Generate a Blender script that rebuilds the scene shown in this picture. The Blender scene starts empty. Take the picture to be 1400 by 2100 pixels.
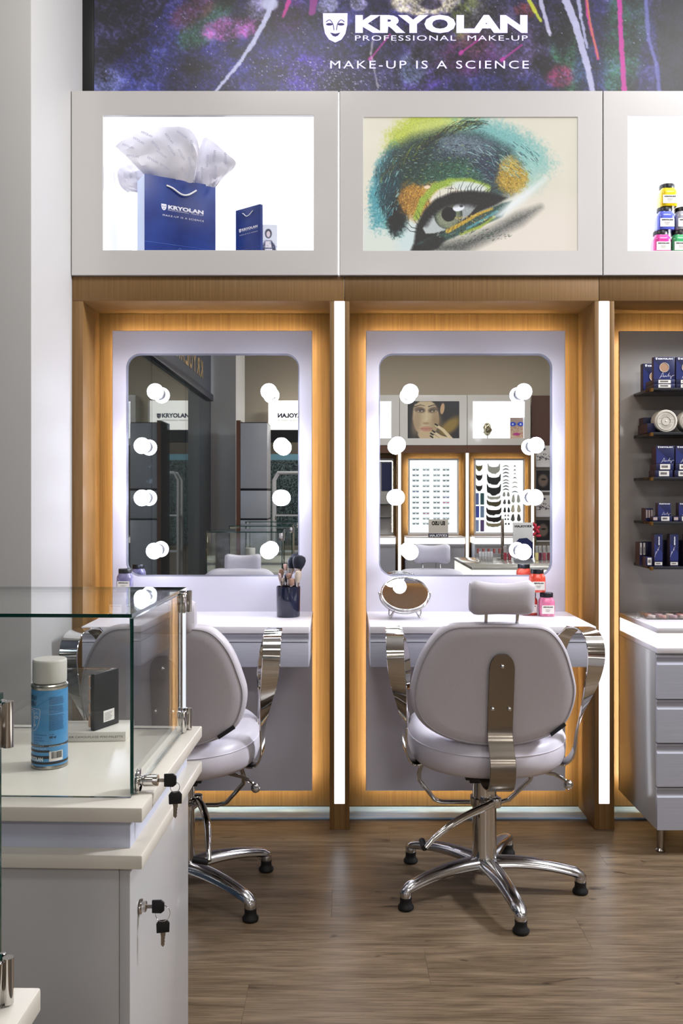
import bpy, bmesh, math, random
import numpy as np
from mathutils import Vector, Matrix

# ------------------------------------------------------------------ camera, world, light, exposure
scene = bpy.context.scene
COL = scene.collection
PI = math.pi
CAM_Z = 1.26
FPX = 1840.0            # focal length in pixels of the 1400 x 2100 frame
cam_data = bpy.data.cameras.new('camera')
cam = bpy.data.objects.new('camera', cam_data)
COL.objects.link(cam)
cam.location = (0, 0, CAM_Z)
cam.rotation_euler = (PI / 2, 0, 0)
cam_data.sensor_fit = 'VERTICAL'
cam_data.sensor_height = 36.0
cam_data.lens = 36.0 * FPX / 2100.0
cam_data.shift_y = -30.0 / 2100.0
cam_data.clip_start = 0.05
scene.camera = cam

world = bpy.data.worlds.new('world')
scene.world = world
world.use_nodes = True
world.node_tree.nodes['Background'].inputs[0].default_value = (0.55, 0.62, 0.75, 1)
world.node_tree.nodes['Background'].inputs[1].default_value = 0.06

def area_light(name, loc, rot, sx, sy, power, color):
    l = bpy.data.lights.new(name, 'AREA')
    l.shape = 'RECTANGLE'; l.size = sx; l.size_y = sy
    l.energy = power; l.color = color
    o = bpy.data.objects.new(name, l)
    o.location = loc; o.rotation_euler = rot
    COL.objects.link(o)
    return o

# two added fill lights, then the shop ceiling lamps
area_light('corridor_fill_light', (-2.6, -1.5, 3.7), (0, 0, 0), .7, 1.4, 55, (.85, .92, 1))  # added light outside the storefront, lifts the glass in the left mirror
area_light('pillar_fill_light', (3.3, 2.7, 2.9), Vector((-4.3, .45, -1.6)).to_track_quat('-Z', 'Y').to_euler(), .5, .5, 150, (.90, .93, 1))  # invented light out of view at right, brightens the pillar's side face
for (lx, ly, pw, c) in [(-0.3, 1.9, 29, (1, .97, .93)), (1.9, 1.9, 27, (1, .97, .93)),
                        (-0.6, -0.9, 9, (1, .98, .95)), (1.6, -0.9, 12, (1, .98, .95)),
                        (0.4, -4.2, 60, (1, .95, .9)), (2.4, -4.2, 60, (1, .95, .9))]:
    area_light('ceiling_lamp', (lx, ly, 3.72), (0, 0, 0), .7, .7, pw, c)

vs = scene.view_settings
vs.view_transform = 'Standard'
try:
    vs.look = 'None'
except Exception:
    pass
vs.exposure = 0.0
vs.gamma = 1.0
vs.use_curve_mapping = False
try:
    scene.cycles.use_denoising = True
    scene.cycles.max_bounces = 10
    scene.cycles.transparent_max_bounces = 24
    scene.cycles.caustics_reflective = False
    scene.cycles.caustics_refractive = False
    scene.cycles.sample_clamp_indirect = 6.0
except Exception:
    pass

# ------------------------------------------------------------------ colours and materials
def lin(c):
    if isinstance(c, str):
        c = tuple(int(c[i:i + 2], 16) for i in (0, 2, 4))
    out = []
    for v in c[:3]:
        v = v / 255.0
        out.append(v / 12.92 if v <= .04045 else ((v + .055) / 1.055) ** 2.4)
    return (out[0], out[1], out[2], 1.0)

MATS = {}
def mat(name, color='ffffff', rough=.5, metal=0.0, emit=None, es=0.0, coat=0.0, trans=0.0, ior=1.45, spec=.5, alpha=None):
    if name in MATS:
        return MATS[name]
    m = bpy.data.materials.new(name); m.use_nodes = True
    b = m.node_tree.nodes['Principled BSDF']
    b.inputs['Base Color'].default_value = lin(color)
    b.inputs['Roughness'].default_value = rough
    b.inputs['Metallic'].default_value = metal
    b.inputs['Coat Weight'].default_value = coat
    b.inputs['Coat Roughness'].default_value = .06
    b.inputs['Transmission Weight'].default_value = trans
    b.inputs['IOR'].default_value = ior
    b.inputs['Specular IOR Level'].default_value = spec
    if alpha is not None:
        b.inputs['Alpha'].default_value = alpha
    if emit:
        b.inputs['Emission Color'].default_value = lin(emit)
        b.inputs['Emission Strength'].default_value = es
    MATS[name] = m
    return m

def add_noise(m, c1, c2, scale=(1, 1, 1), nscale=5.0, detail=6, lo=.35, hi=.65, rough=None, bump=0.0, rnd=0.0, dist=0.0):
    nt = m.node_tree; N = nt.nodes; L = nt.links
    b = N['Principled BSDF']
    tc = N.new('ShaderNodeTexCoord'); mp = N.new('ShaderNodeMapping'); nz = N.new('ShaderNodeTexNoise'); cr = N.new('ShaderNodeValToRGB')
    mp.inputs['Scale'].default_value = scale
    nz.inputs['Scale'].default_value = nscale; nz.inputs['Detail'].default_value = detail
    nz.inputs['Distortion'].default_value = dist
    L.new(tc.outputs['Object'], mp.inputs['Vector'])
    if rnd:
        oi = N.new('ShaderNodeObjectInfo'); ml = N.new('ShaderNodeVectorMath'); ml.operation = 'SCALE'
        cx = N.new('ShaderNodeCombineXYZ')
        for i in range(3):
            L.new(oi.outputs['Random'], cx.inputs[i])
        L.new(cx.outputs[0], ml.inputs[0]); ml.inputs['Scale'].default_value = rnd
        ad = N.new('ShaderNodeVectorMath'); ad.operation = 'ADD'
        L.new(mp.outputs[0], ad.inputs[0]); L.new(ml.outputs[0], ad.inputs[1])
        L.new(ad.outputs[0], nz.inputs['Vector'])
    else:
        L.new(mp.outputs[0], nz.inputs['Vector'])
    cr.color_ramp.elements[0].position = lo; cr.color_ramp.elements[0].color = lin(c1)
    cr.color_ramp.elements[1].position = hi; cr.color_ramp.elements[1].color = lin(c2)
    L.new(nz.outputs['Fac'], cr.inputs['Fac'])
    L.new(cr.outputs['Color'], b.inputs['Base Color'])
    if bump:
        bp = N.new('ShaderNodeBump'); bp.inputs['Strength'].default_value = bump; bp.inputs['Distance'].default_value = .002
        L.new(nz.outputs['Fac'], bp.inputs['Height']); L.new(bp.outputs[0], b.inputs['Normal'])
    return nz, cr

def glass_mat(name, tint=(.97, .99, .98), f0=.035, strength=.96):
    m = bpy.data.materials.new(name); m.use_nodes = True
    nt = m.node_tree; N = nt.nodes; L = nt.links
    N.clear()
    out = N.new('ShaderNodeOutputMaterial'); mx = N.new('ShaderNodeMixShader')
    tr = N.new('ShaderNodeBsdfTransparent'); gl = N.new('ShaderNodeBsdfGlossy')
    tr.inputs['Color'].default_value = (*tint, 1); gl.inputs['Roughness'].default_value = 0.0
    gl.inputs['Color'].default_value = (.95, .97, .96, 1)
    lw = N.new('ShaderNodeLayerWeight'); lw.inputs['Blend'].default_value = .5
    pw = N.new('ShaderNodeMath'); pw.operation = 'POWER'; pw.inputs[1].default_value = 5.0
    ma = N.new('ShaderNodeMath'); ma.operation = 'MULTIPLY_ADD'
    ma.inputs[1].default_value = strength; ma.inputs[2].default_value = f0
    L.new(lw.outputs['Facing'], pw.inputs[0]); L.new(pw.outputs[0], ma.inputs[0])
    L.new(ma.outputs[0], mx.inputs[0]); L.new(tr.outputs[0], mx.inputs[1]); L.new(gl.outputs[0], mx.inputs[2])
    L.new(mx.outputs[0], out.inputs['Surface'])
    MATS[name] = m
    return m

def vcol_mat(name, emissive=0.0, rough=.4):
    """flat print: colours are read from the mesh's own colour attribute"""
    m = bpy.data.materials.new(name); m.use_nodes = True
    N = m.node_tree.nodes; L = m.node_tree.links; b = N['Principled BSDF']
    at = N.new('ShaderNodeVertexColor'); at.layer_name = 'Col'
    if emissive:
        L.new(at.outputs['Color'], b.inputs['Emission Color'])
        b.inputs['Emission Strength'].default_value = emissive
        b.inputs['Base Color'].default_value = (.02, .02, .02, 1)
    else:
        L.new(at.outputs['Color'], b.inputs['Base Color'])
    b.inputs['Roughness'].default_value = rough
    MATS[name] = m
    return m

M_wood = mat('wood_veneer', '7a5028', .5)
add_noise(M_wood, '70502a', '856539', (60, 60, .9), 3.0, 8, .3, .72)
M_wood_h = M_wood
M_white = mat('white_lacquer', 'd9d9e2', .22, coat=.5)
M_whitebox = mat('white_box_lacquer', 'c9c6c4', .2, coat=.4)
M_panel = mat('mirror_panel_lacquer', 'dcdbe8', .25, coat=.3)
M_desk = mat('desk_top_lacquer', 'e6e3ea', .3)
M_drawer = mat('drawer_laminate', 'a8aab8', .35)
add_noise(M_drawer, 'a7a9b6', 'afb1bd', (1, 1, 60), 6, 4)
M_counter = mat('counter_stone', 'dcd6ca', .28)
M_cab = mat('cabinet_white', 'bdbcbc', .24, coat=.15)
M_cab2 = mat('cabinet_recess', 'c4c8da', .4)
M_greypanel = mat('grey_gloss_panel', 'a9a7a6', .28, coat=.15)
M_mirror = mat('mirror_silver', 'e6eaea', .0, 1.0)
M_chrome = mat('chrome', 'd6d4d2', .07, 1.0)
M_alu = mat('polished_aluminium', 'cfcfd2', .16, 1.0)
M_steel = mat('brushed_steel', '9c948a', .2, 1.0)
M_rubber = mat('black_rubber', '121214', .6)
M_blackpl = mat('black_plastic', '15161c', .35)
M_navy = mat('navy_card', '191e4a', .4)
M_navy2 = mat('navy_card_light', '252e68', .4)
M_boxside = mat('carton_side_brown', '4c3d46', .5)
M_label = mat('white_label', 'e4e0da', .5)
M_ink = mat('dark_ink', '16161c', .5)
M_whiteink = mat('white_ink', 'e9e9f4', .5)
M_leather = mat('grey_leatherette', 'c9c4cc', .38)
add_noise(M_leather, 'c7c2ca', 'cbc6ce', (1, 1, 1), 160, 3, .3, .7, bump=.03)
M_leather_w = mat('white_leatherette', 'dcd8e4', .35)
M_pipe = mat('leatherette_piping', 'aaa6ae', .45)
M_wall = mat('wall_paint', 'cfccc6', .7)
M_beige = mat('beige_wall_paint', 'b5aa9a', .8)
M_pillar = mat('pillar_paint', 'bcbab8', .5)
M_ceil = mat('ceiling_paint', 'd0ccc4', .8)
M_bulb = mat('bulb_glow', 'ffffff', .3, emit='e6eaff', es=33.0)
M_socket = mat('bulb_socket', 'e8e8ee', .35)
M_strip = mat('light_strip_glow', 'ffffff', .3, emit='f0f4ff', es=2.6)
M_led = mat('warm_led_glow', 'ffffff', .3, emit='fff1ce', es=40.0)
M_litband = mat('lit_acrylic_band', 'ffffff', .3, emit='fff8ee', es=1.15)
M_nicheglow = mat('niche_backlight', 'ffffff', .4, emit='f3f6fc', es=.95)
M_shelf = mat('black_shelf', '20222b', .25)
M_brass = mat('brass_clip', '8a6a3a', .35, 1.0)
M_black = mat('black_frame', '0c0d12', .4)
M_glass = glass_mat('clear_glass', (.985, .993, .988), .03)
M_glass_dark = glass_mat('storefront_glass', (.55, .62, .68), .06)
M_edge = mat('glass_edge_green', '0e3a33', .08, coat=.5)
M_acryl = glass_mat('clear_acrylic', (.93, .93, .92), .06)
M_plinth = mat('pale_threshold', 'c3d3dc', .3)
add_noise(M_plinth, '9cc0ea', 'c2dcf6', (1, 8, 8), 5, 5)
M_rope = mat('white_rope', 'f4f4f4', .7)
M_darkblue = mat('dark_blue_metal', '1a2036', .35)
M_brown = mat('brown_wall', '5a403a', .6)

# floor: boards with long grain along x and a few knots
M_floor = mat('floor_boards', '6b5a48', .33)
def build_floor_mat():
    m = M_floor; N = m.node_tree.nodes; L = m.node_tree.links; b = N['Principled BSDF']
    tc = N.new('ShaderNodeTexCoord'); oi = N.new('ShaderNodeObjectInfo')
    cx = N.new('ShaderNodeCombineXYZ')
    mu = N.new('ShaderNodeMath'); mu.operation = 'MULTIPLY'; mu.inputs[1].default_value = 37.0
    L.new(oi.outputs['Random'], mu.inputs[0])
    for i in range(3): L.new(mu.outputs[0], cx.inputs[i])
    ad = N.new('ShaderNodeVectorMath'); ad.operation = 'ADD'
    L.new(tc.outputs['Object'], ad.inputs[0]); L.new(cx.outputs[0], ad.inputs[1])
    def noise(scale, ns, det, dist=0):
        mp = N.new('ShaderNodeMapping'); mp.inputs['Scale'].default_value = scale
        n = N.new('ShaderNodeTexNoise'); n.inputs['Scale'].default_value = ns; n.inputs['Detail'].default_value = det
        n.inputs['Distortion'].default_value = dist
        L.new(ad.outputs[0], mp.inputs[0]); L.new(mp.outputs[0], n.inputs['Vector'])
        return n
    def ramp(src, stops):
        r = N.new('ShaderNodeValToRGB')
        while len(r.color_ramp.elements) < len(stops): r.color_ramp.elements.new(.5)
        for e, (p, c) in zip(r.color_ramp.elements, stops):
            e.position = p; e.color = lin(c)
        L.new(src, r.inputs['Fac']); return r
    g = noise((1.3, 11, 11), 3.0, 10, .35)
    rg = ramp(g.outputs['Fac'], [(.26, '5e4e3c'), (.5, '786651'), (.74, '8d7a63')])
    f = noise((3.0, 95, 95), 3.0, 7, .15)
    rf = ramp(f.outputs['Fac'], [(.35, '8c8c8c'), (.55, 'ffffff')])
    mx = N.new('ShaderNodeMix'); mx.data_type = 'RGBA'; mx.blend_type = 'MULTIPLY'; mx.inputs['Factor'].default_value = .6
    L.new(rg.outputs['Color'], mx.inputs['A']); L.new(rf.outputs['Color'], mx.inputs['B'])
    k = noise((2.0, 5.0, 5.0), 2.4, 2, 1.4)
    rk = ramp(k.outputs['Fac'], [(.68, 'ffffff'), (.76, '6a5a4c')])
    m2 = N.new('ShaderNodeMix'); m2.data_type = 'RGBA'; m2.blend_type = 'MULTIPLY'; m2.inputs['Factor'].default_value = .8
    L.new(mx.outputs['Result'], m2.inputs['A']); L.new(rk.outputs['Color'], m2.inputs['B'])
    L.new(m2.outputs['Result'], b.inputs['Base Color'])
    bp = N.new('ShaderNodeBump'); bp.inputs['Strength'].default_value = .12; bp.inputs['Distance'].default_value = .002
    L.new(f.outputs['Fac'], bp.inputs['Height']); L.new(bp.outputs[0], b.inputs['Normal'])
build_floor_mat()

# ------------------------------------------------------------------ geometry helpers
def W(px, py, Y):
    """point of the room seen at a pixel of the photograph at distance Y"""
    return Vector(((px - 700.0) * Y / FPX, Y, CAM_Z - (py - 1020.0) * Y / FPX))

def crom(pts, n=6, closed=False):
    P = [Vector(p) for p in pts]
    out = []
    m = len(P)
    rng = range(m) if closed else range(m - 1)
    for i in rng:
        p1, p2 = P[i], P[(i + 1) % m]
        p0 = P[i - 1] if (i > 0 or closed) else p1 * 2 - p2
        p3 = P[(i + 2) % m] if (i + 2 < m or closed) else p2 * 2 - p1
        for k in range(n):
            t = k / n
            out.append(.5 * ((2 * p1) + (-p0 + p2) * t + (2 * p0 - 5 * p1 + 4 * p2 - p3) * t * t + (-p0 + 3 * p1 - 3 * p2 + p3) * t ** 3))
    if not closed: out.append(P[-1].copy())
    return out

class MB:
    def __init__(s): s.bm = bmesh.new(); s.mi = 0
    def _merge(s, t):
        for f in t.faces: f.material_index = s.mi
        me = bpy.data.meshes.new('tmp'); t.to_mesh(me); t.free(); s.bm.from_mesh(me); bpy.data.meshes.remove(me)
    def box(s, x0, x1, y0, y1, z0, z1, bev=0.0, seg=2, M=None):
        t = bmesh.new(); bmesh.ops.create_cube(t, size=1.0)
        for v in t.verts:
            v.co = Vector((x0 + (v.co.x + .5) * (x1 - x0), y0 + (v.co.y + .5) * (y1 - y0), z0 + (v.co.z + .5) * (z1 - z0)))
        if bev: bmesh.ops.bevel(t, geom=t.edges[:], offset=bev, segments=seg, affect='EDGES', profile=.5)
        if M is not None: t.transform(M)
        s._merge(t); return s
    def cyl(s, c, r, h, axis='Z', n=24, r2=None, M=None, bev=0):
        t = bmesh.new(); bmesh.ops.create_cone(t, cap_ends=True, segments=n, radius1=r, radius2=r if r2 is None else r2, depth=h)
        if bev:
            es = [e for e in t.edges if abs(e.verts[0].co.z - e.verts[1].co.z) < 1e-6]
            bmesh.ops.bevel(t, geom=es, offset=bev, segments=2, affect='EDGES', profile=.5)
        if axis == 'Y': t.transform(Matrix.Rotation(PI / 2, 4, 'X'))
        if axis == 'X': t.transform(Matrix.Rotation(PI / 2, 4, 'Y'))
        t.transform(Matrix.Translation(Vector(c)))
        if M is not None: t.transform(M)
        s._merge(t); return s
    def sphere(s, c, r, n=20, sc=(1, 1, 1)):
        t = bmesh.new(); bmesh.ops.create_uvsphere(t, u_segments=n, v_segments=max(8, n // 2), radius=r)
        t.transform(Matrix.Translation(Vector(c)) @ Matrix.Diagonal((*sc, 1)))
        s._merge(t); return s
    def lathe(s, prof, c=(0, 0, 0), n=24, M=None, squash=None):
        """prof: (r, z) list from bottom to top"""
        t = bmesh.new(); rings = []
        for r, z in prof:
            if r < 1e-5: rings.append([t.verts.new((0, 0, z))])
            else:
                ring = []
                for i in range(n):
                    a = 2 * PI * i / n
                    x, y = math.cos(a), math.sin(a)
                    if squash:
                        e = squash
                        d = (abs(x) ** e + abs(y) ** e) ** (1 / e)
                        x, y = x / d, y / d
                    ring.append(t.verts.new((r * x, r * y, z)))
                rings.append(ring)
        for a, b in zip(rings, rings[1:]):
            for i in range(n):
                j = (i + 1) % n
                try:
                    if len(a) == 1 and len(b) > 1: t.faces.new((a[0], b[j], b[i]))
                    elif len(b) == 1 and len(a) > 1: t.faces.new((a[i], a[j], b[0]))
                    elif len(a) > 1: t.faces.new((a[i], a[j], b[j], b[i]))
                except ValueError: pass
        if len(rings[0]) > 1: t.faces.new(rings[0][::-1])
        if len(rings[-1]) > 1: t.faces.new(rings[-1])
        t.transform(Matrix.Translation(Vector(c)))
        if M is not None: t.transform(M)
        s._merge(t); return s
    def loft(s, rings, cap=True):
        t = bmesh.new(); R = [[t.verts.new(p) for p in r] for r in rings]; n = len(R[0])
        for a, b in zip(R, R[1:]):
            for i in range(n):
                j = (i + 1) % n; t.faces.new((a[i], a[j], b[j], b[i]))
        if cap:
            t.faces.new(R[0][::-1]); t.faces.new(R[-1])
        bmesh.ops.recalc_face_normals(t, faces=t.faces[:])
        s._merge(t); return s
    def tube(s, pts, r, n=10, closed=False, smooth=0, up=None):
        P = crom(pts, smooth, closed) if smooth else [Vector(p) for p in pts]
        m = len(P); rings = []
        rr = r if isinstance(r, (list, tuple)) else None
        prev = None
        for i, p in enumerate(P):
            if closed: d = P[(i + 1) % m] - P[i - 1]
            else: d = (P[min(i + 1, m - 1)] - P[max(i - 1, 0)])
            d.normalize()
            if prev is None:
                a = Vector((0, 0, 1)) if abs(d.z) < .9 else Vector((1, 0, 0))
                u = d.cross(a).normalized()
            else:
                u = (prev - d * prev.dot(d)).normalized()
            prev = u; v = d.cross(u)
            if rr:
                q = i / max(1, m - 1) * (len(rr) - 1); k = min(int(q), len(rr) - 2); rad = rr[k] + (rr[k + 1] - rr[k]) * (q - k)
            else: rad = r
            rings.append([p + u * math.cos(2 * PI * j / n) * rad + v * math.sin(2 * PI * j / n) * rad for j in range(n)])
        if closed:
            rings.append(rings[0]); s.loft(rings, False)
        else: s.loft(rings)
        return s
    def ribbon(s, pts, wdirs, w, th, smooth=6, ws=None):
        """flat bar swept along pts; wdirs gives the direction of its width at every point"""
        P = crom(pts, smooth); D = crom(wdirs, smooth); m = len(P); rings = []
        for i, p in enumerate(P):
            d = (P[min(i + 1, m - 1)] - P[max(i - 1, 0)]).normalized()
            u = D[i] - d * D[i].dot(d); u.normalize(); v = d.cross(u)
            ww = w
            if ws:
                q = i / (m - 1) * (len(ws) - 1); k = min(int(q), len(ws) - 2); ww = ws[k] + (ws[k + 1] - ws[k]) * (q - k)
            a, b = u * ww / 2, v * th / 2
            e = .0012
            ua, vb = u * e, v * e
            rings.append([p - a + ua - b, p + a - ua - b, p + a - b + vb, p + a + b - vb, p + a - ua + b, p - a + ua + b, p - a + b - vb, p - a - b + vb])
        s.loft(rings); return s
    def prism(s, poly, y0, y1, plane='XZ', M=None, bev=0):
        t = bmesh.new()
        def mk(a, b, y):
            return {'XZ': (a, y, b), 'XY': (a, b, y), 'YZ': (y, a, b)}[plane]
        A = [t.verts.new(mk(a, b, y0)) for a, b in poly]; B = [t.verts.new(mk(a, b, y1)) for a, b in poly]; n = len(poly)
        t.faces.new(A); t.faces.new(B[::-1])
        for i in range(n):
            j = (i + 1) % n; t.faces.new((A[i], B[i], B[j], A[j]))
        bmesh.ops.recalc_face_normals(t, faces=t.faces[:])
        if bev: bmesh.ops.bevel(t, geom=[e for e in t.edges if e.calc_face_angle(0) > .6], offset=bev, segments=2, affect='EDGES', profile=.5)
        if M is not None: t.transform(M)
        s._merge(t); return s
    def stroke(s, pts, w, y=0.0, smooth=0):
        """flat ink line in the XZ plane"""
        P = crom([Vector((a, 0, b)) for a, b in pts], smooth) if smooth else [Vector((a, 0, b)) for a, b in pts]
        t = bmesh.new(); L_ = []; m = len(P)
        for i, p in enumerate(P):
            d = (P[min(i + 1, m - 1)] - P[max(i - 1, 0)]).normalized(); nrm = Vector((-d.z, 0, d.x)) * w / 2
            L_.append((t.verts.new(p + nrm + Vector((0, y, 0))), t.verts.new(p - nrm + Vector((0, y, 0)))))
        for a, b in zip(L_, L_[1:]): t.faces.new((a[0], b[0], b[1], a[1]))
        s._merge(t); return s
    def quad(s, pts):
        t = bmesh.new(); t.faces.new([t.verts.new(p) for p in pts]); s._merge(t); return s
    def shift(s, v):
        bmesh.ops.translate(s.bm, verts=s.bm.verts[:], vec=Vector(v)); return s
    def xf(s, M): s.bm.transform(M); return s
    def mesh(s, name, mats, sharp=35):
        me = bpy.data.meshes.new(name)
        bmesh.ops.recalc_face_normals(s.bm, faces=s.bm.faces[:]) if False else None
        s.bm.to_mesh(me); s.bm.free()
        for m in (mats if isinstance(mats, (list, tuple)) else [mats]): me.materials.append(m)
        if sharp:
            me.polygons.foreach_set('use_smooth', [True] * len(me.polygons))
            me.set_sharp_from_angle(angle=math.radians(sharp))
        return me

def link(name, me, parent=None, loc=(0, 0, 0), rot=(0, 0, 0)):
    o = bpy.data.objects.new(name, me); COL.objects.link(o)
    o.location = loc; o.rotation_euler = rot
    if parent is not None: o.parent = parent
    return o
def part(name, mb, m, parent, loc=(0, 0, 0), rot=(0, 0, 0), sharp=35, world=False):
    """a part of parent; world=True when mb was built in room coordinates (parent not rotated)"""
    if world:
        p = parent
        off = Vector((0, 0, 0))
        while p is not None: off += p.location; p = p.parent
        mb.shift(-off)
    return link(name, mb.mesh(name, m, sharp), parent, loc, rot)
def tag(o, label=None, cat=None, group=None, kind=None):
    if label: o['label'] = label
    if cat: o['category'] = cat
    if group: o['group'] = group
    if kind: o['kind'] = kind
    return o
def thing(name, label, cat, loc=(0, 0, 0), rz=0.0, group=None, rot=None):
    o = bpy.data.objects.new(name, None); COL.objects.link(o)
    o.empty_display_size = .05
    o.location = loc; o.rotation_euler = rot if rot else (0, 0, rz)
    return tag(o, label, cat, group)
def solid(name, mb, m, label, cat, origin=None, group=None, rz=0, sharp=35):
    """a thing that is one mesh built in room coordinates"""
    if origin is not None: mb.shift(-Vector(origin))
    o = link(name, mb.mesh(name, m, sharp), None, origin or (0, 0, 0), (0, 0, rz))
    return tag(o, label, cat, group)
def struct(name, mb, m, label=None):
    o = link(name, mb.mesh(name, m)); tag(o, label, None, None, 'structure'); return o
def dup(root, loc=None, rz=None, label=None, rot=None):
    def cp(o, parent):
        c = o.copy(); COL.objects.link(c); c.parent = parent
        for ch in list(o.children): cp(ch, c)
        return c
    r = cp(root, None)
    if loc is not None: r.location = loc
    if rz is not None: r.rotation_euler = (0, 0, rz)
    if rot is not None: r.rotation_euler = rot
    if label: r['label'] = label
    return r

# lettering: built once per string and reused
TXT = {}
def text_mesh(s, size, width=None, bold=0.0, spacing=1.0, align='CENTER', m=None, th=.0004):
    key = (s, size, width, bold, spacing, align, m.name if m else '', th)
    if key in TXT: return TXT[key]
    cu = bpy.data.curves.new('lettering', 'FONT')
    cu.body = s; cu.size = size; cu.offset = bold; cu.space_character = spacing
    cu.align_x = 'LEFT'; cu.resolution_u = 3; cu.extrude = 0.0
    o = bpy.data.objects.new('lettering_tmp', cu); COL.objects.link(o)
    dg = bpy.context.evaluated_depsgraph_get()
    me = bpy.data.meshes.new_from_object(o.evaluated_get(dg))
    bpy.data.objects.remove(o)
    n = len(me.vertices); co = np.zeros(n * 3); me.vertices.foreach_get('co', co); co = co.reshape(-1, 3)
    x0, x1 = co[:, 0].min(), co[:, 0].max()
    sx = (width / (x1 - x0)) if width else 1.0
    x = (co[:, 0] - x0) * sx
    if align == 'CENTER': x -= (x1 - x0) * sx / 2
    out = np.stack([x, np.zeros(n), co[:, 1]], 1)
    me.vertices.foreach_set('co', out.ravel()); me.update()
    me.materials.clear(); me.materials.append(m or M_whiteink)
    TXT[key] = me
    return me
def lettering(s, parent, loc, size, width=None, bold=0.0, spacing=1.0, align='CENTER', m=None, rot=(0, 0, 0), name='lettering'):
    return link(name, text_mesh(s, size, width, bold, spacing, align, m), parent, loc, rot)

def emblem_mesh(h, light, dark):
    """shield shaped face mask emblem, height h, in the XZ plane facing -Y"""
    mb = MB(); w = h * .42
    P = [(-w, h * .5), (w, h * .5)]
    for i in range(1, 12):
        a = i / 12 * PI
        P.append((w * math.cos(a) * (1 if a < 1.0 or a > PI - 1 else .98), h * .12 - h * .62 * math.sin(a) ** .8))
    P = [(-w, h * .5), (w, h * .5), (w * .97, h * .1), (w * .82, -h * .2), (w * .5, -h * .4), (0, -h * .5), (-w * .5, -h * .4), (-w * .82, -h * .2), (-w * .97, h * .1)]
    mb.mi = 0; t = bmesh.new(); t.faces.new([t.verts.new((a, 0, b)) for a, b in P]); mb._merge(t)
    mb.mi = 1
    y = -h * .004
    for sx in (-1, 1):
        mb.stroke([(sx * w * .75, h * .2), (sx * w * .45, h * .27), (sx * w * .18, h * .12), (sx * w * .1, -h * .08)], h * .025, y, 4)
        E = [(sx * w * (.47 + .28 * math.cos(k / 10 * 2 * PI)), h * (.12 + .045 * math.sin(k / 10 * 2 * PI))) for k in range(10)]
        t = bmesh.new(); t.faces.new([t.verts.new((a, y, b)) for a, b in E]); mb._merge(t)
    E = [(-w * .42, -h * .16), (-w * .1, -h * .19), (0, -h * .2), (w * .1, -h * .19), (w * .42, -h * .16), (w * .2, -h * .27), (0, -h * .3), (-w * .2, -h * .27)]
    t = bmesh.new(); t.faces.new([t.verts.new((a, y, b)) for a, b in E]); mb._merge(t)
    return mb.mesh('emblem', [light, dark], 0)

def brand_block(parent, cx, cz, width, y, light, dark, slogan=True, rot=(0, 0, 0), sub=True, name='lettering'):
    """emblem + name + lines of print, total width given, centred at (cx, cz)"""
    w = width
    R = Matrix.Rotation(rot[2], 4, 'Z')
    def at(dx, dz, dy=0.0):
        v = R @ Vector((dx, dy, 0)); return (cx + v.x, y + v.y, cz + dz)
    link('emblem', emblem_mesh(w * .145, light, dark), parent, at(-w * .449, 0), rot)
    lettering('KRYOLAN', parent, at(w * .0735, w * -.019), w * .112, w * .848, w * .006, 1.02, m=light, rot=rot, name=name)
    if sub: lettering('PROFESSIONAL  MAKE-UP', parent, at(w * .0735, w * -.0625), w * .037, w * .85, 0, 1.15, m=light, rot=rot, name=name)
    if slogan: lettering('MAKE-UP IS A SCIENCE', parent, at(w * .015, w * -.2), w * .056, w * .978, 0, 1.25, m=light, rot=rot, name=name)

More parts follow.
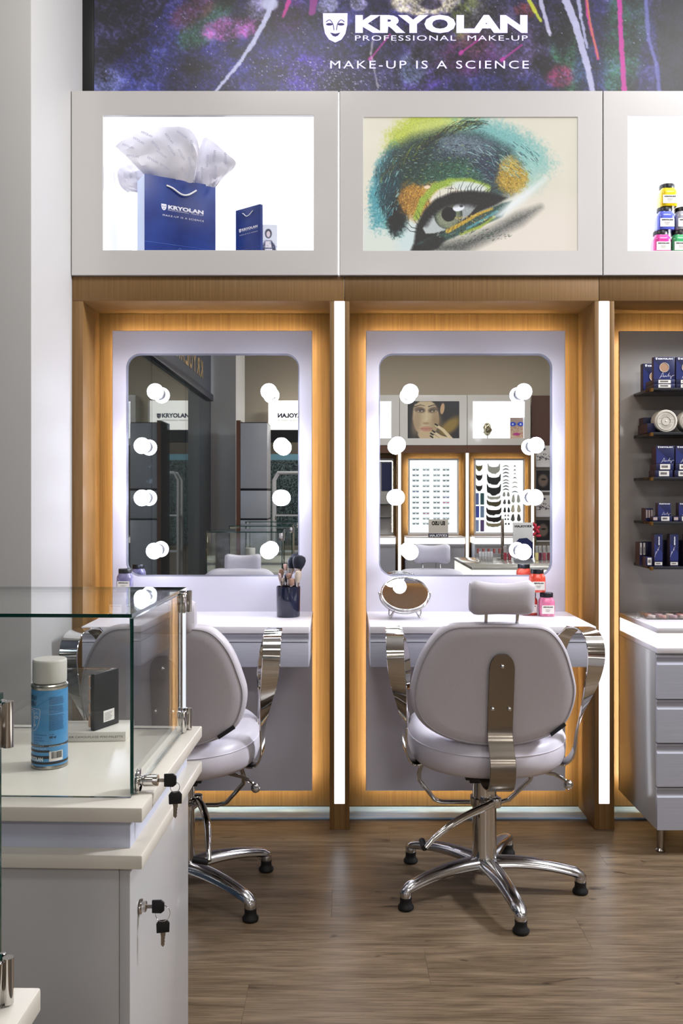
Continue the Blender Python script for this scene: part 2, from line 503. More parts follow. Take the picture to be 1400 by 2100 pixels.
# ------------------------------------------------------------------ painted prints
def vnoise(x, y, seed=0):
    r = np.random.RandomState(seed); T = r.rand(256, 256)
    xi = np.floor(x).astype(int); yi = np.floor(y).astype(int); fx = x - xi; fy = y - yi
    fx = fx * fx * (3 - 2 * fx); fy = fy * fy * (3 - 2 * fy)
    a = T[xi & 255, yi & 255]; b = T[(xi + 1) & 255, yi & 255]; c = T[xi & 255, (yi + 1) & 255]; d = T[(xi + 1) & 255, (yi + 1) & 255]
    return (a * (1 - fx) + b * fx) * (1 - fy) + (c * (1 - fx) + d * fx) * fy
def fbm(x, y, seed=0, o=4):
    s = 0; a = .5; t = 0
    for i in range(o):
        s = s + a * vnoise(x, y, seed + i); t += a; x = x * 2.03; y = y * 2.03; a *= .5
    return s / t
class Canvas:
    def __init__(s, x0, x1, y0, y1, step, bg):
        s.nx = int((x1 - x0) / step) + 1; s.ny = int((y1 - y0) / step) + 1
        s.X, s.Y = np.meshgrid(np.linspace(x0, x1, s.nx), np.linspace(y0, y1, s.ny))
        s.C = np.ones((s.ny, s.nx, 3)) * np.array(bg, float)
        s.b = (x0, x1, y0, y1)
    def mix(s, a, c):
        a = np.clip(a, 0, 1)[..., None]; s.C = s.C * (1 - a) + np.array(c, float) * a
    def ell(s, cx, cy, rx, ry, ang, c, a=1.0, soft=.5, nz=None):
        t = math.radians(ang); dx = s.X - cx; dy = s.Y - cy
        u = (dx * math.cos(t) + dy * math.sin(t)) / rx; v = (-dx * math.sin(t) + dy * math.cos(t)) / ry
        d = np.sqrt(u * u + v * v)
        if nz is not None: d = d + nz
        k = np.clip((1 - d) / soft + .5, 0, 1); s.mix(k * k * (3 - 2 * k) * a, c)
    def poly(s, pts, c, a=1.0, soft=2.0):
        ins = np.zeros(s.X.shape, bool); dm = np.full(s.X.shape, 1e9); n = len(pts)
        for i in range(n):
            x1, y1 = pts[i]; x2, y2 = pts[(i + 1) % n]
            cond = ((y1 > s.Y) != (y2 > s.Y)) & (s.X < (x2 - x1) * (s.Y - y1) / ((y2 - y1) or 1e-9) + x1)
            ins ^= cond
            L2 = (x2 - x1) ** 2 + (y2 - y1) ** 2 or 1e-9
            t = np.clip(((s.X - x1) * (x2 - x1) + (s.Y - y1) * (y2 - y1)) / L2, 0, 1)
            dm = np.minimum(dm, np.hypot(s.X - x1 - t * (x2 - x1), s.Y - y1 - t * (y2 - y1)))
        sd = np.where(ins, dm, -dm); s.mix(np.clip(sd / soft + .5, 0, 1) * a, c)
    def line(s, pts, w, c, a=1.0, soft=.8, w2=None, nz=None):
        n = len(pts) - 1
        for i in range(n):
            x1, y1 = pts[i]; x2, y2 = pts[i + 1]
            wa = w if w2 is None else w + (w2 - w) * i / n; wb = w if w2 is None else w + (w2 - w) * (i + 1) / n
            pad = max(wa, wb) + 3
            ix0 = int((min(x1, x2) - pad - s.b[0]) / (s.b[1] - s.b[0]) * (s.nx - 1)); ix1 = int((max(x1, x2) + pad - s.b[0]) / (s.b[1] - s.b[0]) * (s.nx - 1)) + 2
            iy0 = int((min(y1, y2) - pad - s.b[2]) / (s.b[3] - s.b[2]) * (s.ny - 1)); iy1 = int((max(y1, y2) + pad - s.b[2]) / (s.b[3] - s.b[2]) * (s.ny - 1)) + 2
            ix0, ix1, iy0, iy1 = max(0, ix0), min(s.nx, ix1), max(0, iy0), min(s.ny, iy1)
            if ix1 <= ix0 or iy1 <= iy0: continue
            X = s.X[iy0:iy1, ix0:ix1]; Y = s.Y[iy0:iy1, ix0:ix1]
            L2 = (x2 - x1) ** 2 + (y2 - y1) ** 2 or 1e-9
            t = np.clip(((X - x1) * (x2 - x1) + (Y - y1) * (y2 - y1)) / L2, 0, 1)
            d = np.hypot(X - x1 - t * (x2 - x1), Y - y1 - t * (y2 - y1)) - (wa + (wb - wa) * t) / 2
            if nz is not None: d = d + nz[iy0:iy1, ix0:ix1]
            k = (np.clip(.5 - d / soft, 0, 1) * a)[..., None]
            s.C[iy0:iy1, ix0:ix1] = s.C[iy0:iy1, ix0:ix1] * (1 - k) + np.array(c, float) * k
    def mesh(s, name, w, h, m):
        """flat sheet w x h in the XZ plane, origin at its lower left corner, facing -Y"""
        nx, ny = s.nx, s.ny
        gx, gz = np.meshgrid(np.linspace(0, w, nx), np.linspace(h, 0, ny))
        co = np.stack([gx.ravel(), np.zeros(nx * ny), gz.ravel()], 1)
        i = np.arange((ny - 1) * nx).reshape(ny - 1, nx)[:, :-1].ravel()
        F = np.stack([i, i + nx, i + nx + 1, i + 1], 1)
        me = bpy.data.meshes.new(name)
        me.vertices.add(nx * ny); me.vertices.foreach_set('co', co.ravel())
        me.loops.add(F.size); me.loops.foreach_set('vertex_index', F.ravel())
        me.polygons.add(len(F)); me.polygons.foreach_set('loop_start', np.arange(len(F)) * 4)
        me.update(calc_edges=True)
        at = me.color_attributes.new('Col', 'FLOAT_COLOR', 'POINT')
        c = np.clip(s.C.reshape(-1, 3), 0, 255) / 255
        c = np.where(c <= .04045, c / 12.92, ((c + .055) / 1.055) ** 2.4)
        at.data.foreach_set('color', np.concatenate([c, np.ones((len(c), 1))], 1).ravel().astype(np.float32))
        me.materials.append(m)
        return me
# ------------------------------------------------------------------ the room shell
YC, YB, YP, YM = 3.40, 3.62, 3.57, 3.583     # column faces, wood backs, panel fronts, mirror glass
mb = MB(); mb.box(-4, 4.5, -6.6, 4.3, -.08, -.004); floor = struct('floor', mb, mat('floor_screed', '40362c', .8))
plank_mesh = {}
rs = random.Random(4)
def plank(x0, x1, y0, y1, name='floor_board'):
    k = (round(x1 - x0, 3), round(y1 - y0, 3))
    if k not in plank_mesh:
        b = MB(); w, d = k; b.box(.0002, w - .0002, .00015, d - .00015, -.006, 0, .0002, 1); plank_mesh[k] = b.mesh('floor_board', M_floor)
    return link(name, plank_mesh[k], floor, (x0, y0, 0))
PW = .187
y = 3.63; row = 0
while y > .9:
    x = -1.75 - (row * .47) % 1.2
    while x < 2.0:
        plank(x, x + 1.2, y - PW, y); x += 1.2
    y -= PW; row += 1
mb = MB()
while y > -6.4:
    x = -3.9 - (row * .47) % 1.2
    while x < 4.3:
        mb.box(x + .0006, x + 1.1994, y - PW + .0006, y - .0006, -.006, 0); x += 1.2
    y -= PW; row += 1
o = link('floor_boards_beyond', mb.mesh('floor_boards_beyond', M_floor, 0), floor); o['kind'] = 'stuff'
mb = MB(); mb.box(-4, 4.5, 4.1, 4.25, 0, 3.8); struct('wall_back', mb, M_wall)
mb = MB(); mb.box(-4, 4.5, -6.6, 4.25, 3.8, 3.9); struct('ceiling', mb, M_ceil)
mb = MB(); mb.box(4.3, 4.45, -6.6, 4.1, 0, 3.8); struct('wall_right', mb, M_beige)
mb = MB(); mb.box(-4, 4.3, -6.6, -6.45, 0, 3.8); struct('wall_front', mb, M_beige)
mb = MB(); mb.box(-1.9, -1.021, 2.956, 4.1, 0, 3.8, .004); struct('wall_left', mb, M_pillar)
mb = MB(); mb.box(-3.6, -3.5, -6.45, 2.95, 0, 3.8); struct('wall_left_outer', mb, mat('corridor_paint', '98a2ae', .7))
# pale threshold strip under the wood backs
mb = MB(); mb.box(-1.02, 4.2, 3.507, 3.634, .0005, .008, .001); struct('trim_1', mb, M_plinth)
# plinth behind
mb = MB(); mb.box(-1.02, 4.2, 3.67, 3.70, 0, 2.08); struct('wall_panelling', mb, mat('backing_board', '6a4a2a', .6))

# ------------------------------------------------------------------ wooden columns, headers and backs
def column(cx, y, rz, label, strip=True, hw=.0375, sx=0.0):
    t = thing('light_column', label, 'column', (cx, y, 0), rz, 'wooden columns with a lit strip' if strip else None)
    h = 2.0042
    m = MB()
    if strip:
        m.box(-hw, sx - .02, 0, .2505, .0005, h, .0015); m.box(sx + .02, hw, 0, .2505, .0005, h, .0015)
        m.box(sx - .02, sx + .02, .012, .2505, .0005, h); m.box(sx - .02, sx + .02, 0.0008, .012, .0005, .098)
    else: m.box(-hw, hw, 0, .2505, .0005, h, .0015)
    part('post', m, M_wood, t)
    if strip:
        part('light_strip', MB().box(sx - .0195, sx + .0195, .0012, .0118, .0985, 2.0035, .001), M_strip, t)
    return t
column(-.0074, YC, 0, 'wooden column with a lit white strip between the two makeup mirrors')
column(.9957, YC, 0, 'wooden column with a lit white strip right of the right makeup mirror')
column(-1.0, YC, 0, 'plain wooden end post at the white pillar, left of the left makeup mirror', False, .0205)
column(2.0, YC, 0, 'wooden column with a lit white strip at the far right of the product bay')

def backing(x0, x1, y, label, rz=0):
    cx = (x0 + x1) / 2
    t = thing('wood_bay', label, 'wall panel', (cx, y, 0), rz)
    hx = (x1 - x0) / 2
    part('back_board', MB().box(-hx, hx, .235, .2500, .010, 2.0035), M_wood, t)
    return t
def header(x0, x1, y, label, rz=0):
    cx = (x0 + x1) / 2; hx = (x1 - x0) / 2
    t = thing('wood_header', label, 'beam', (cx, y, 2.0047), rz)
    part('beam', MB().box(-hx + .0008, hx - .0008, 0, .2505, 0, .0925, .0012), M_wood, t)
    return t
backing(-.979, -.0455, YC, 'warm lit wood backing behind the left makeup mirror')
backing(.0307, .9575, YC, 'warm lit wood backing behind the right makeup mirror')
backing(1.0338, 1.962, YC, 'warm lit wood backing behind the product shelves')
header(-1.0205, .0115, YC, 'brown wood beam above the left makeup mirror')
header(.0115, .975, YC, 'brown wood beam above the right makeup mirror')
header(.975, 2.04, YC, 'brown wood beam above the product shelves')

# ------------------------------------------------------------------ mirror panels
def rrect(x0, x1, z0, z1, r, k=8):
    out = []
    for cx, cz, a0 in ((x1 - r, z1 - r, 0), (x0 + r, z1 - r, 90), (x0 + r, z0 + r, 180), (x1 - r, z0 + r, 270)):
        for i in range(k + 1):
            a = math.radians(a0 + 90 * i / k); out.append((cx + r * math.cos(a), cz + r * math.sin(a)))
    return out
def frame_with_hole(mb, X0, X1, Z0, Z1, x0, x1, z0, z1, r, yf, yb, bev=.006, k=8, er=.002, rim=False):
    inner = rrect(x0, x1, z0, z1, max(r, .0005), k); ib = rrect(x0 - bev, x1 + bev, z0 - bev, z1 + bev, max(r + bev, .0005), k)
    def outer(e):
        o = []
        for cx, cz in ((X1 - e, Z1 - e), (X0 + e, Z1 - e), (X0 + e, Z0 + e), (X1 - e, Z0 + e)): o += [(cx, cz)] * (k + 1)
        return o
    R = [[(a, yb, b) for a, b in inner], [(a, yf + bev * .8, b) for a, b in inner], [(a, yf, b) for a, b in ib],
         [(a, yf, b) for a, b in outer(er)], [(a, yf + er, b) for a, b in outer(0)], [(a, yb, b) for a, b in outer(0)], [(a, yb, b) for a, b in inner]]
    t = bmesh.new(); V = [[t.verts.new(p) for p in ring] for ring in R]; n = len(V[0])
    lay = t.faces.layers.int.new('rim')
    for q, (a, b) in enumerate(zip(V, V[1:])):
        for i in range(n):
            j = (i + 1) % n; t.faces.new((a[i], a[j], b[j], b[i]))[lay] = 1 if q < 2 else 0
    bmesh.ops.remove_doubles(t, verts=t.verts[:], dist=1e-5)
    bmesh.ops.recalc_face_normals(t, faces=t.faces[:])
    for f in t.faces: f.material_index = f[lay] if rim else 0
    me = bpy.data.meshes.new('tmp'); t.to_mesh(me); t.free(); mb.bm.from_mesh(me); bpy.data.meshes.remove(me)
# bulb prototype meshes
b = MB(); b.lathe([(0, -.0315), (.012, -.0292), (.022, -.0225), (.0292, -.012), (.0318, 0), (.0295, .012), (.0235, .0215), (.019, .027), (.0175, .031)], n=28)
b.xf(Matrix.Rotation(-PI / 2, 4, 'X')); bulb_me = b.mesh('bulb', M_bulb)
b = MB(); pr = [(.0235, 0)]
for i in range(6): pr += [(.0235, .003 + i * .0045), (.0215, .0045 + i * .0045), (.0235, .006 + i * .0045)]
pr += [(.019, .033)]
b.lathe(pr, n=24); b.xf(Matrix.Rotation(PI / 2, 4, 'X')); sock_me = b.mesh('socket', M_socket)

def make_mirror(px0, px1, mx0, mx1, bulbs, label):
    X0, X1 = (px0 - 700) * YP / FPX, (px1 - 700) * YP / FPX; Z1, Z0 = 1.9236, .092
    cx = (X0 + X1) / 2; hw = (X1 - X0) / 2
    t = thing('makeup_mirror', label, 'mirror', (cx, YP, 0), 0, None)
    x0, x1 = (mx0 - 700) * YP / FPX - cx, (mx1 - 700) * YP / FPX - cx
    z1, z0 = CAM_Z + (1020 - 727.5) * YP / FPX, CAM_Z - (1179.7 - 1020) * YP / FPX
    m = MB(); frame_with_hole(m, -hw, hw, Z0, Z1, x0, x1, z0, z1, .052, 0, .016, .005, rim=True)
    part('panel', m, [M_panel, mat('mirror_cut_rim', '6e6e78', .6, spec=.2)], t)
    m = MB(); m.box(x0 - .006, x1 + .006, .0125, .0155, z0 - .006, z1 + .006); g = part('mirror_glass', m, M_mirror, t, sharp=0)
    for i, (bx, by) in enumerate(bulbs):
        p = W(bx, by, YM - .066)
        s = link('bulb', bulb_me, t, (p.x - cx, p.y - YP, p.z))
        link('socket', sock_me, s, (0, .0625, 0))
    e = .019
    m = MB(); y0, y1 = .0165, .0225
    m.box(-hw + e, hw - e, y0, y1, Z1 - e - .008, Z1 - e); m.box(-hw + e, hw - e, y0, y1, Z0 + e, Z0 + e + .008)
    m.box(-hw + e, -hw + e + .008, y0, y1, Z0 + e + .01, Z1 - e - .01); m.box(hw - e - .008, hw - e, y0, y1, Z0 + e + .01, Z1 - e - .01)
    part('glow_strip', m, M_led, t)
    for q in (-1, 1):
        for z in (.35, 1.6): part('wall_bracket', MB().box(q * .25 - .03, q * .25 + .03, .0163, .0645, z, z + .06), M_alu, t)
    return t
make_mirror(230, 640, 261, 611, [(318, 803), (551, 803), (291, 914), (577, 914), (291, 1021), (575, 1021), (316, 1130), (550, 1130)],
            'left makeup mirror with eight glowing bulbs in a tall white panel')
make_mirror(750, 1159, 779, 1129.5, [(841, 804), (1074, 803), (815, 912), (1099, 913), (813, 1020), (1097, 1020), (841, 1132), (1073, 1132)],
            'right makeup mirror with eight glowing bulbs in a tall white panel')

# ------------------------------------------------------------------ vanity desks
def make_desk(x0, x1, label, zt=.8063, slot=True):
    yf = 3.15; cx = (x0 + x1) / 2; hw = (x1 - x0) / 2
    t = thing('vanity_desk', label, 'desk', (cx, yf, 0))
    part('desk_top', MB().box(-hw, hw, 0, .4195, zt - .025, zt, .0025), M_desk, t)
    m = MB(); m.prism([(.012, .0), (.012, .02), (.02, .028), (.41, .028), (.41, 0)][::-1], -hw + .002, hw - .002, 'YZ')
    # rail with a cove finger pull
    m = MB()
    prof = [(.41, .7525), (.41, .7795), (.003, .7795), (.003, .772), (.0055, .768), (.0065, .762), (.0055, .756), (.003, .7525)]
    m.prism(prof, -hw + .002, hw - .002, 'YZ'); part('finger_rail', m, M_drawer, t)
    m = MB(); m.box(-hw + .002, hw - .002, .0045, .41, .663, .7500, .0015); d = part('drawer', m, M_drawer, t)
    part('drawer_gap', MB().box(-hw + .006, hw - .006, .028, .40, .7502, .7523), M_black, t)
    return t
make_desk(-.9135, -.113, 'white floating desk below the left makeup mirror')
make_desk(.0993, .894, 'white floating desk below the right makeup mirror')

# ------------------------------------------------------------------ lit display boxes above
YF = 3.385
def display_box(x0, x1, ox0, ox1, oz0, oz1, label, niche=True, y=YF, rz=0, zb=2.0985, zt=2.794, depth=.5):
    cx = (x0 + x1) / 2
    t = thing('display_box', label, 'display box', (cx, y, zb), rz, None)
    H = zt - zb; a, b_, c, d = ox0 - cx, ox1 - cx, oz0 - zb, oz1 - zb; L, R = x0 - cx + .0012, x1 - cx - .0012
    m = MB(); frame_with_hole(m, L, R, 0, H, a, b_, c, d, 0, 0, .018, .001, 1, .0015); part('front_frame', m, M_whitebox, t)
    dp = depth if niche else .06
    m = MB()
    m.box(L, L + .015, .018, dp, 0, H); m.box(R - .015, R, .018, dp, 0, H); m.box(L + .015, R - .015, .018, dp, 0, .015); m.box(L + .015, R - .015, .018, dp, H - .015, H)
    part('carcass', m, M_whitebox, t)
    if niche:
        m = MB()
        m.box(a - .012, b_ + .012, .018, dp - .02, c - .014, c - .004); m.box(a - .012, a - .004, .018, dp - .02, c - .004, d + .006); m.box(b_ + .004, b_ + .012, .018, dp - .02, c - .004, d + .006)
        part('niche_lining', m, mat('niche_white', 'f4f4f6', .6), t)
        part('lit_back', MB().box(a - .012, b_ + .012, dp - .02, dp - .012, c - .014, d + .012), M_nicheglow, t)
        part('lit_top', MB().box(a - .004, b_ + .004, .02, dp - .021, d + .006, d + .012), mat('niche_top_glow', 'ffffff', .4, emit='f4f6ff', es=1.6), t)
    return t
box_l = display_box(-1.0195, -.0125, -.8996, -.1049, 2.1927, 2.7023, 'white display box with a lit niche holding navy shopping bags')
box_m = display_box(-.0075, .985, .0828, .8904, 2.191, 2.695, 'white lightbox with a close-up poster of a green and gold painted eye', False)
box_r = display_box(.9865, 1.98, 1.08, 1.87, 2.191, 2.6985, 'white display box with a lit niche holding colourful jars')
t = tag(link('gap_light', MB().box(-.0115, -.0085, 3.388, 3.40, 2.102, 2.79).mesh('gap_light', M_strip)), 'thin bright light line between the bag niche and the eye poster box', 'light')

# ------------------------------------------------------------------ eye poster print
M_print_lit = vcol_mat('backlit_print', .93)
M_print = vcol_mat('paper_print', 0, .35)
def eye_poster():
    c = Canvas(0, 863, 0, 533, 1.65, (229, 222, 202)); X, Y = c.X, c.Y
    n1 = fbm(X / 90, Y / 90, 3, 4); n2 = fbm(X / 7, Y / 7, 11, 3); n3 = fbm(X / 28, Y / 28, 21, 4)
    c.mix((n1 - .35) * .8, (238, 232, 214))
    c.ell(700, 480, 260, 130, -15, (240, 226, 214), .8, 1.2)
    c.ell(60, 480, 200, 90, 0, (216, 226, 218), .8, 1.2); c.ell(200, 500, 60, 90, 10, (206, 224, 226), .9, 1.0)
    e = (n3 - .5) * .22 + (n2 - .5) * .55
    # yellow-green haze top, teal right edge
    c.ell(230, 70, 150, 90, -30, (200, 214, 60), .95, .7, e)
    c.ell(330, 40, 130, 55, -10, (206, 218, 110), .8, .9, e)
    c.ell(560, 110, 190, 80, 22, (110, 190, 190), .9, .8, e)
    c.ell(650, 200, 90, 90, 30, (150, 205, 195), .7, 1.0, e)
    c.ell(90, 280, 60, 160, 12, (70, 165, 180), .95, .5, e)
    c.ell(120, 380, 50, 90, -10, (90, 175, 175), .8, .6, e)
    # main dark sweep
    main = [(60, 210), (110, 120), (200, 75), (330, 45), (470, 60), (590, 120), (640, 190), (600, 300), (540, 330), (480, 300), (400, 250), (310, 250), (220, 290), (170, 350), (165, 440), (125, 455), (95, 380), (70, 300)]
    w = [(a + 0, b + 0) for a, b in main]
    c.poly(w, (36, 62, 66), .92, 46)
    c.ell(360, 150, 170, 60, -4, (60, 78, 96), .85, .8, e); c.ell(420, 110, 120, 40, 8, (120, 140, 158), .75, .9, e)
    c.ell(300, 215, 150, 45, -10, (40, 92, 62), .8, .7, e); c.ell(420, 230, 90, 40, 10, (60, 120, 90), .7, .8, e)
    c.ell(210, 180, 100, 55, -50, (24, 56, 44), .8, .7, e); c.ell(520, 200, 80, 50, 40, (52, 62, 92), .8, .8, e)
    c.ell(140, 370, 42, 95, 8, (14, 16, 18), .95, .5, e); c.ell(110, 290, 40, 80, 20, (20, 60, 72), .8, .7, e)
    # gold patches
    c.ell(600, 240, 62, 62, 0, (205, 162, 40), .95, .6, e); c.ell(590, 180, 40, 30, 0, (222, 190, 80), .7, .8, e)
    c.ell(205, 330, 62, 72, -25, (190, 128, 30), .95, .6, e); c.ell(260, 290, 50, 25, -30, (214, 150, 40), .7, .8, e)
    # glittering lines: short streaks following the sweep
    r = np.random.RandomState(5)
    def streaks(n, cx, cy, rx, ry, cols, ln, ang, sp, wd=(1.2, 3)):
        for i in range(n):
            a = r.rand() * 6.28; q = math.sqrt(r.rand()); x = cx + rx * q * math.cos(a); y = cy + ry * q * math.sin(a)
            t = math.radians(ang + r.randn() * sp + (x - cx) / rx * 14); L_ = ln * (.5 + r.rand())
            col = cols[r.randint(len(cols))]
            c.line([(x, y), (x + L_ * math.cos(t), y + L_ * math.sin(t))], wd[0] + r.rand() * (wd[1] - wd[0]), col, .75)
    streaks(500, 330, 190, 230, 90, [(20, 26, 34), (150, 190, 190), (30, 80, 70), (90, 110, 130), (170, 195, 90), (16, 18, 26), (16, 18, 26)], 9, 0, 22)
    streaks(700, 340, 180, 250, 110, [(18, 22, 28), (60, 84, 88), (120, 150, 150), (14, 16, 20), (30, 60, 50)], 7, 5, 25, (1, 2))
    streaks(150, 560, 160, 150, 70, [(60, 150, 160), (30, 60, 80), (180, 220, 215)], 22, 38, 12)
    streaks(130, 100, 270, 50, 140, [(40, 140, 160), (16, 40, 50), (150, 210, 215)], 16, 105, 14)
    streaks(90, 600, 245, 55, 55, [(236, 206, 110), (150, 108, 20)], 6, 0, 60)
    streaks(120, 205, 330, 55, 65, [(240, 190, 80), (120, 76, 16)], 7, -50, 40)
    # brow hairs along the top left
    for i in range(210):
        u = r.rand(); x = 60 + 400 * u + r.randn() * 8; y = 235 - 235 * math.sin(u * 1.45) + r.randn() * 12 + 20
        t = math.radians(-78 + 62 * u + r.randn() * 9); L_ = 34 + 22 * r.rand()
        col = [(18, 22, 20), (24, 70, 78), (60, 46, 22), (120, 140, 40)][r.randint(4)]
        c.line([(x, y), (x + L_ * .5 * math.cos(t), y + L_ * .5 * math.sin(t)), (x + L_ * math.cos(t + .2), y + L_ * math.sin(t + .2))], 2.6, col, .85, 1, .6)
    # lid: green-yellow crease then white, dark frame of the eye
    c.line([(215, 395), (240, 330), (290, 275), (350, 255), (430, 255), (500, 280)], 26, (160, 190, 50), .95, 10, 30)
    c.ell(430, 275, 75, 20, 8, (222, 230, 226), .95, .6)
    c.poly([(160, 600), (205, 500), (215, 430), (245, 370), (290, 325), (360, 296), (440, 290), (520, 300), (580, 318), (530, 350), (470, 375), (391, 430), (300, 520), (240, 540)], (20, 17, 19), .97, 12)
    keep = c.C.copy()
    c.C[:] = (186, 194, 194)
    c.mix((Y < 372 + .1 * X) * .25, (90, 95, 100))
    c.ell(343, 387, 57, 57, 0, (60, 72, 62), 1, .10); c.ell(343, 390, 50, 50, 0, (118, 128, 98), .95, .3); c.ell(338, 405, 34, 30, 0, (150, 158, 128), .7, .9)
    c.ell(345, 384, 29, 29, 0, (8, 8, 10), 1, .15); c.ell(385, 357, 24, 15, -15, (236, 240, 248), 1, .2); c.ell(396, 352, 7, 5, 0, (60, 60, 70), .8, .3)
    c.line([(250, 420), (280, 372), (330, 344), (400, 334), (460, 346)], 26, (24, 22, 26), .75, 18)
    inner = c.C.copy(); c.C = keep
    P = [(240, 440), (262, 402), (300, 364), (345, 344), (400, 337), (462, 348), (430, 385), (391, 416), (341, 446), (291, 460), (252, 462)]
    one = Canvas(0, 863, 0, 533, 1.65, (0, 0, 0)); one.poly(P, (1, 1, 1), 1, 5)
    k = one.C[..., :1]; c.C = c.C * (1 - k) + inner * k
    c.poly([(210, 505), (300, 462), (400, 425), (480, 375), (560, 340), (600, 330), (560, 395), (430, 450), (330, 490), (260, 520)], (48, 84, 76), .97, 8)
    c.line([(340, 452), (400, 420), (460, 385), (520, 362)], 17, (214, 172, 40), 1, 5, 8)
    c.line([(395, 462), (470, 435), (530, 395)], 13, (170, 190, 50), .9, 6, 8); c.line([(420, 440), (480, 408), (540, 372)], 10, (80, 160, 170), .9, 5)
    c.poly([(240, 533), (300, 500), (420, 480), (520, 440), (620, 385), (715, 355), (640, 420), (540, 470), (440, 520), (400, 540), (240, 540)], (58, 62, 62), .8, 44)
    c.poly([(215, 510), (300, 462), (330, 480), (300, 520), (250, 530)], (20, 18, 20), .8, 10)
    streaks(130, 430, 470, 170, 25, [(90, 130, 100), (20, 22, 26), (150, 160, 150)], 9, -28, 12)
    streaks(60, 450, 400, 80, 16, [(250, 220, 120), (160, 110, 20)], 5, -30, 40)
    c.poly([(525, 395), (580, 340), (640, 300), (735, 240), (720, 262), (640, 340), (560, 398)], (238, 244, 246), .9, 26)
    # lashes
    for i in range(26):
        u = i / 25; x = 215 + 290 * u; y = 455 - 150 * math.sin(min(1, u * 1.25) * PI / 2) + (0 if u < .8 else (u - .8) * 60)
        a = math.radians(-172 + 105 * u); L_ = 52 + 14 * math.sin(i * 2.1)
        c.line([(x, y), (x + L_ * .5 * math.cos(a), y + L_ * .5 * math.sin(a)), (x + L_ * math.cos(a + .35), y + L_ * math.sin(a + .35))], 4, (14, 12, 14), .95, 1, 1)
    for i in range(14):
        u = i / 13; x = 235 + 210 * u; y = 478 - 70 * u; a = math.radians(150 - 60 * u)
        c.line([(x, y), (x + 16 * math.cos(a), y + 16 * math.sin(a))], 2.4, (18, 16, 18), .85, 1, .8)
    c.ell(258, 276, 13, 7, -5, (250, 220, 190), .9, .4)
    lum = c.C.mean(2) / 255
    g = fbm(X / 2.6, Y / 2.6, 31, 2); c.C *= (1 - np.clip((.78 - lum) * 1.4, 0, 1) * .75 * np.clip((g - .42) * 2.2, -.6, .8))[..., None]
    gr = c.C.mean(2, keepdims=True); c.C = gr + (c.C - gr) * .86
    return c
w_, h_ = .8904 - .0828 + .002, 2.695 - 2.191 + .002
pm = eye_poster().mesh('eye_print', w_, h_, M_print_lit)
link('eye_print', pm, box_m, (.0828 - .001 - .48875, .010, 2.191 - 2.0985 - .001))

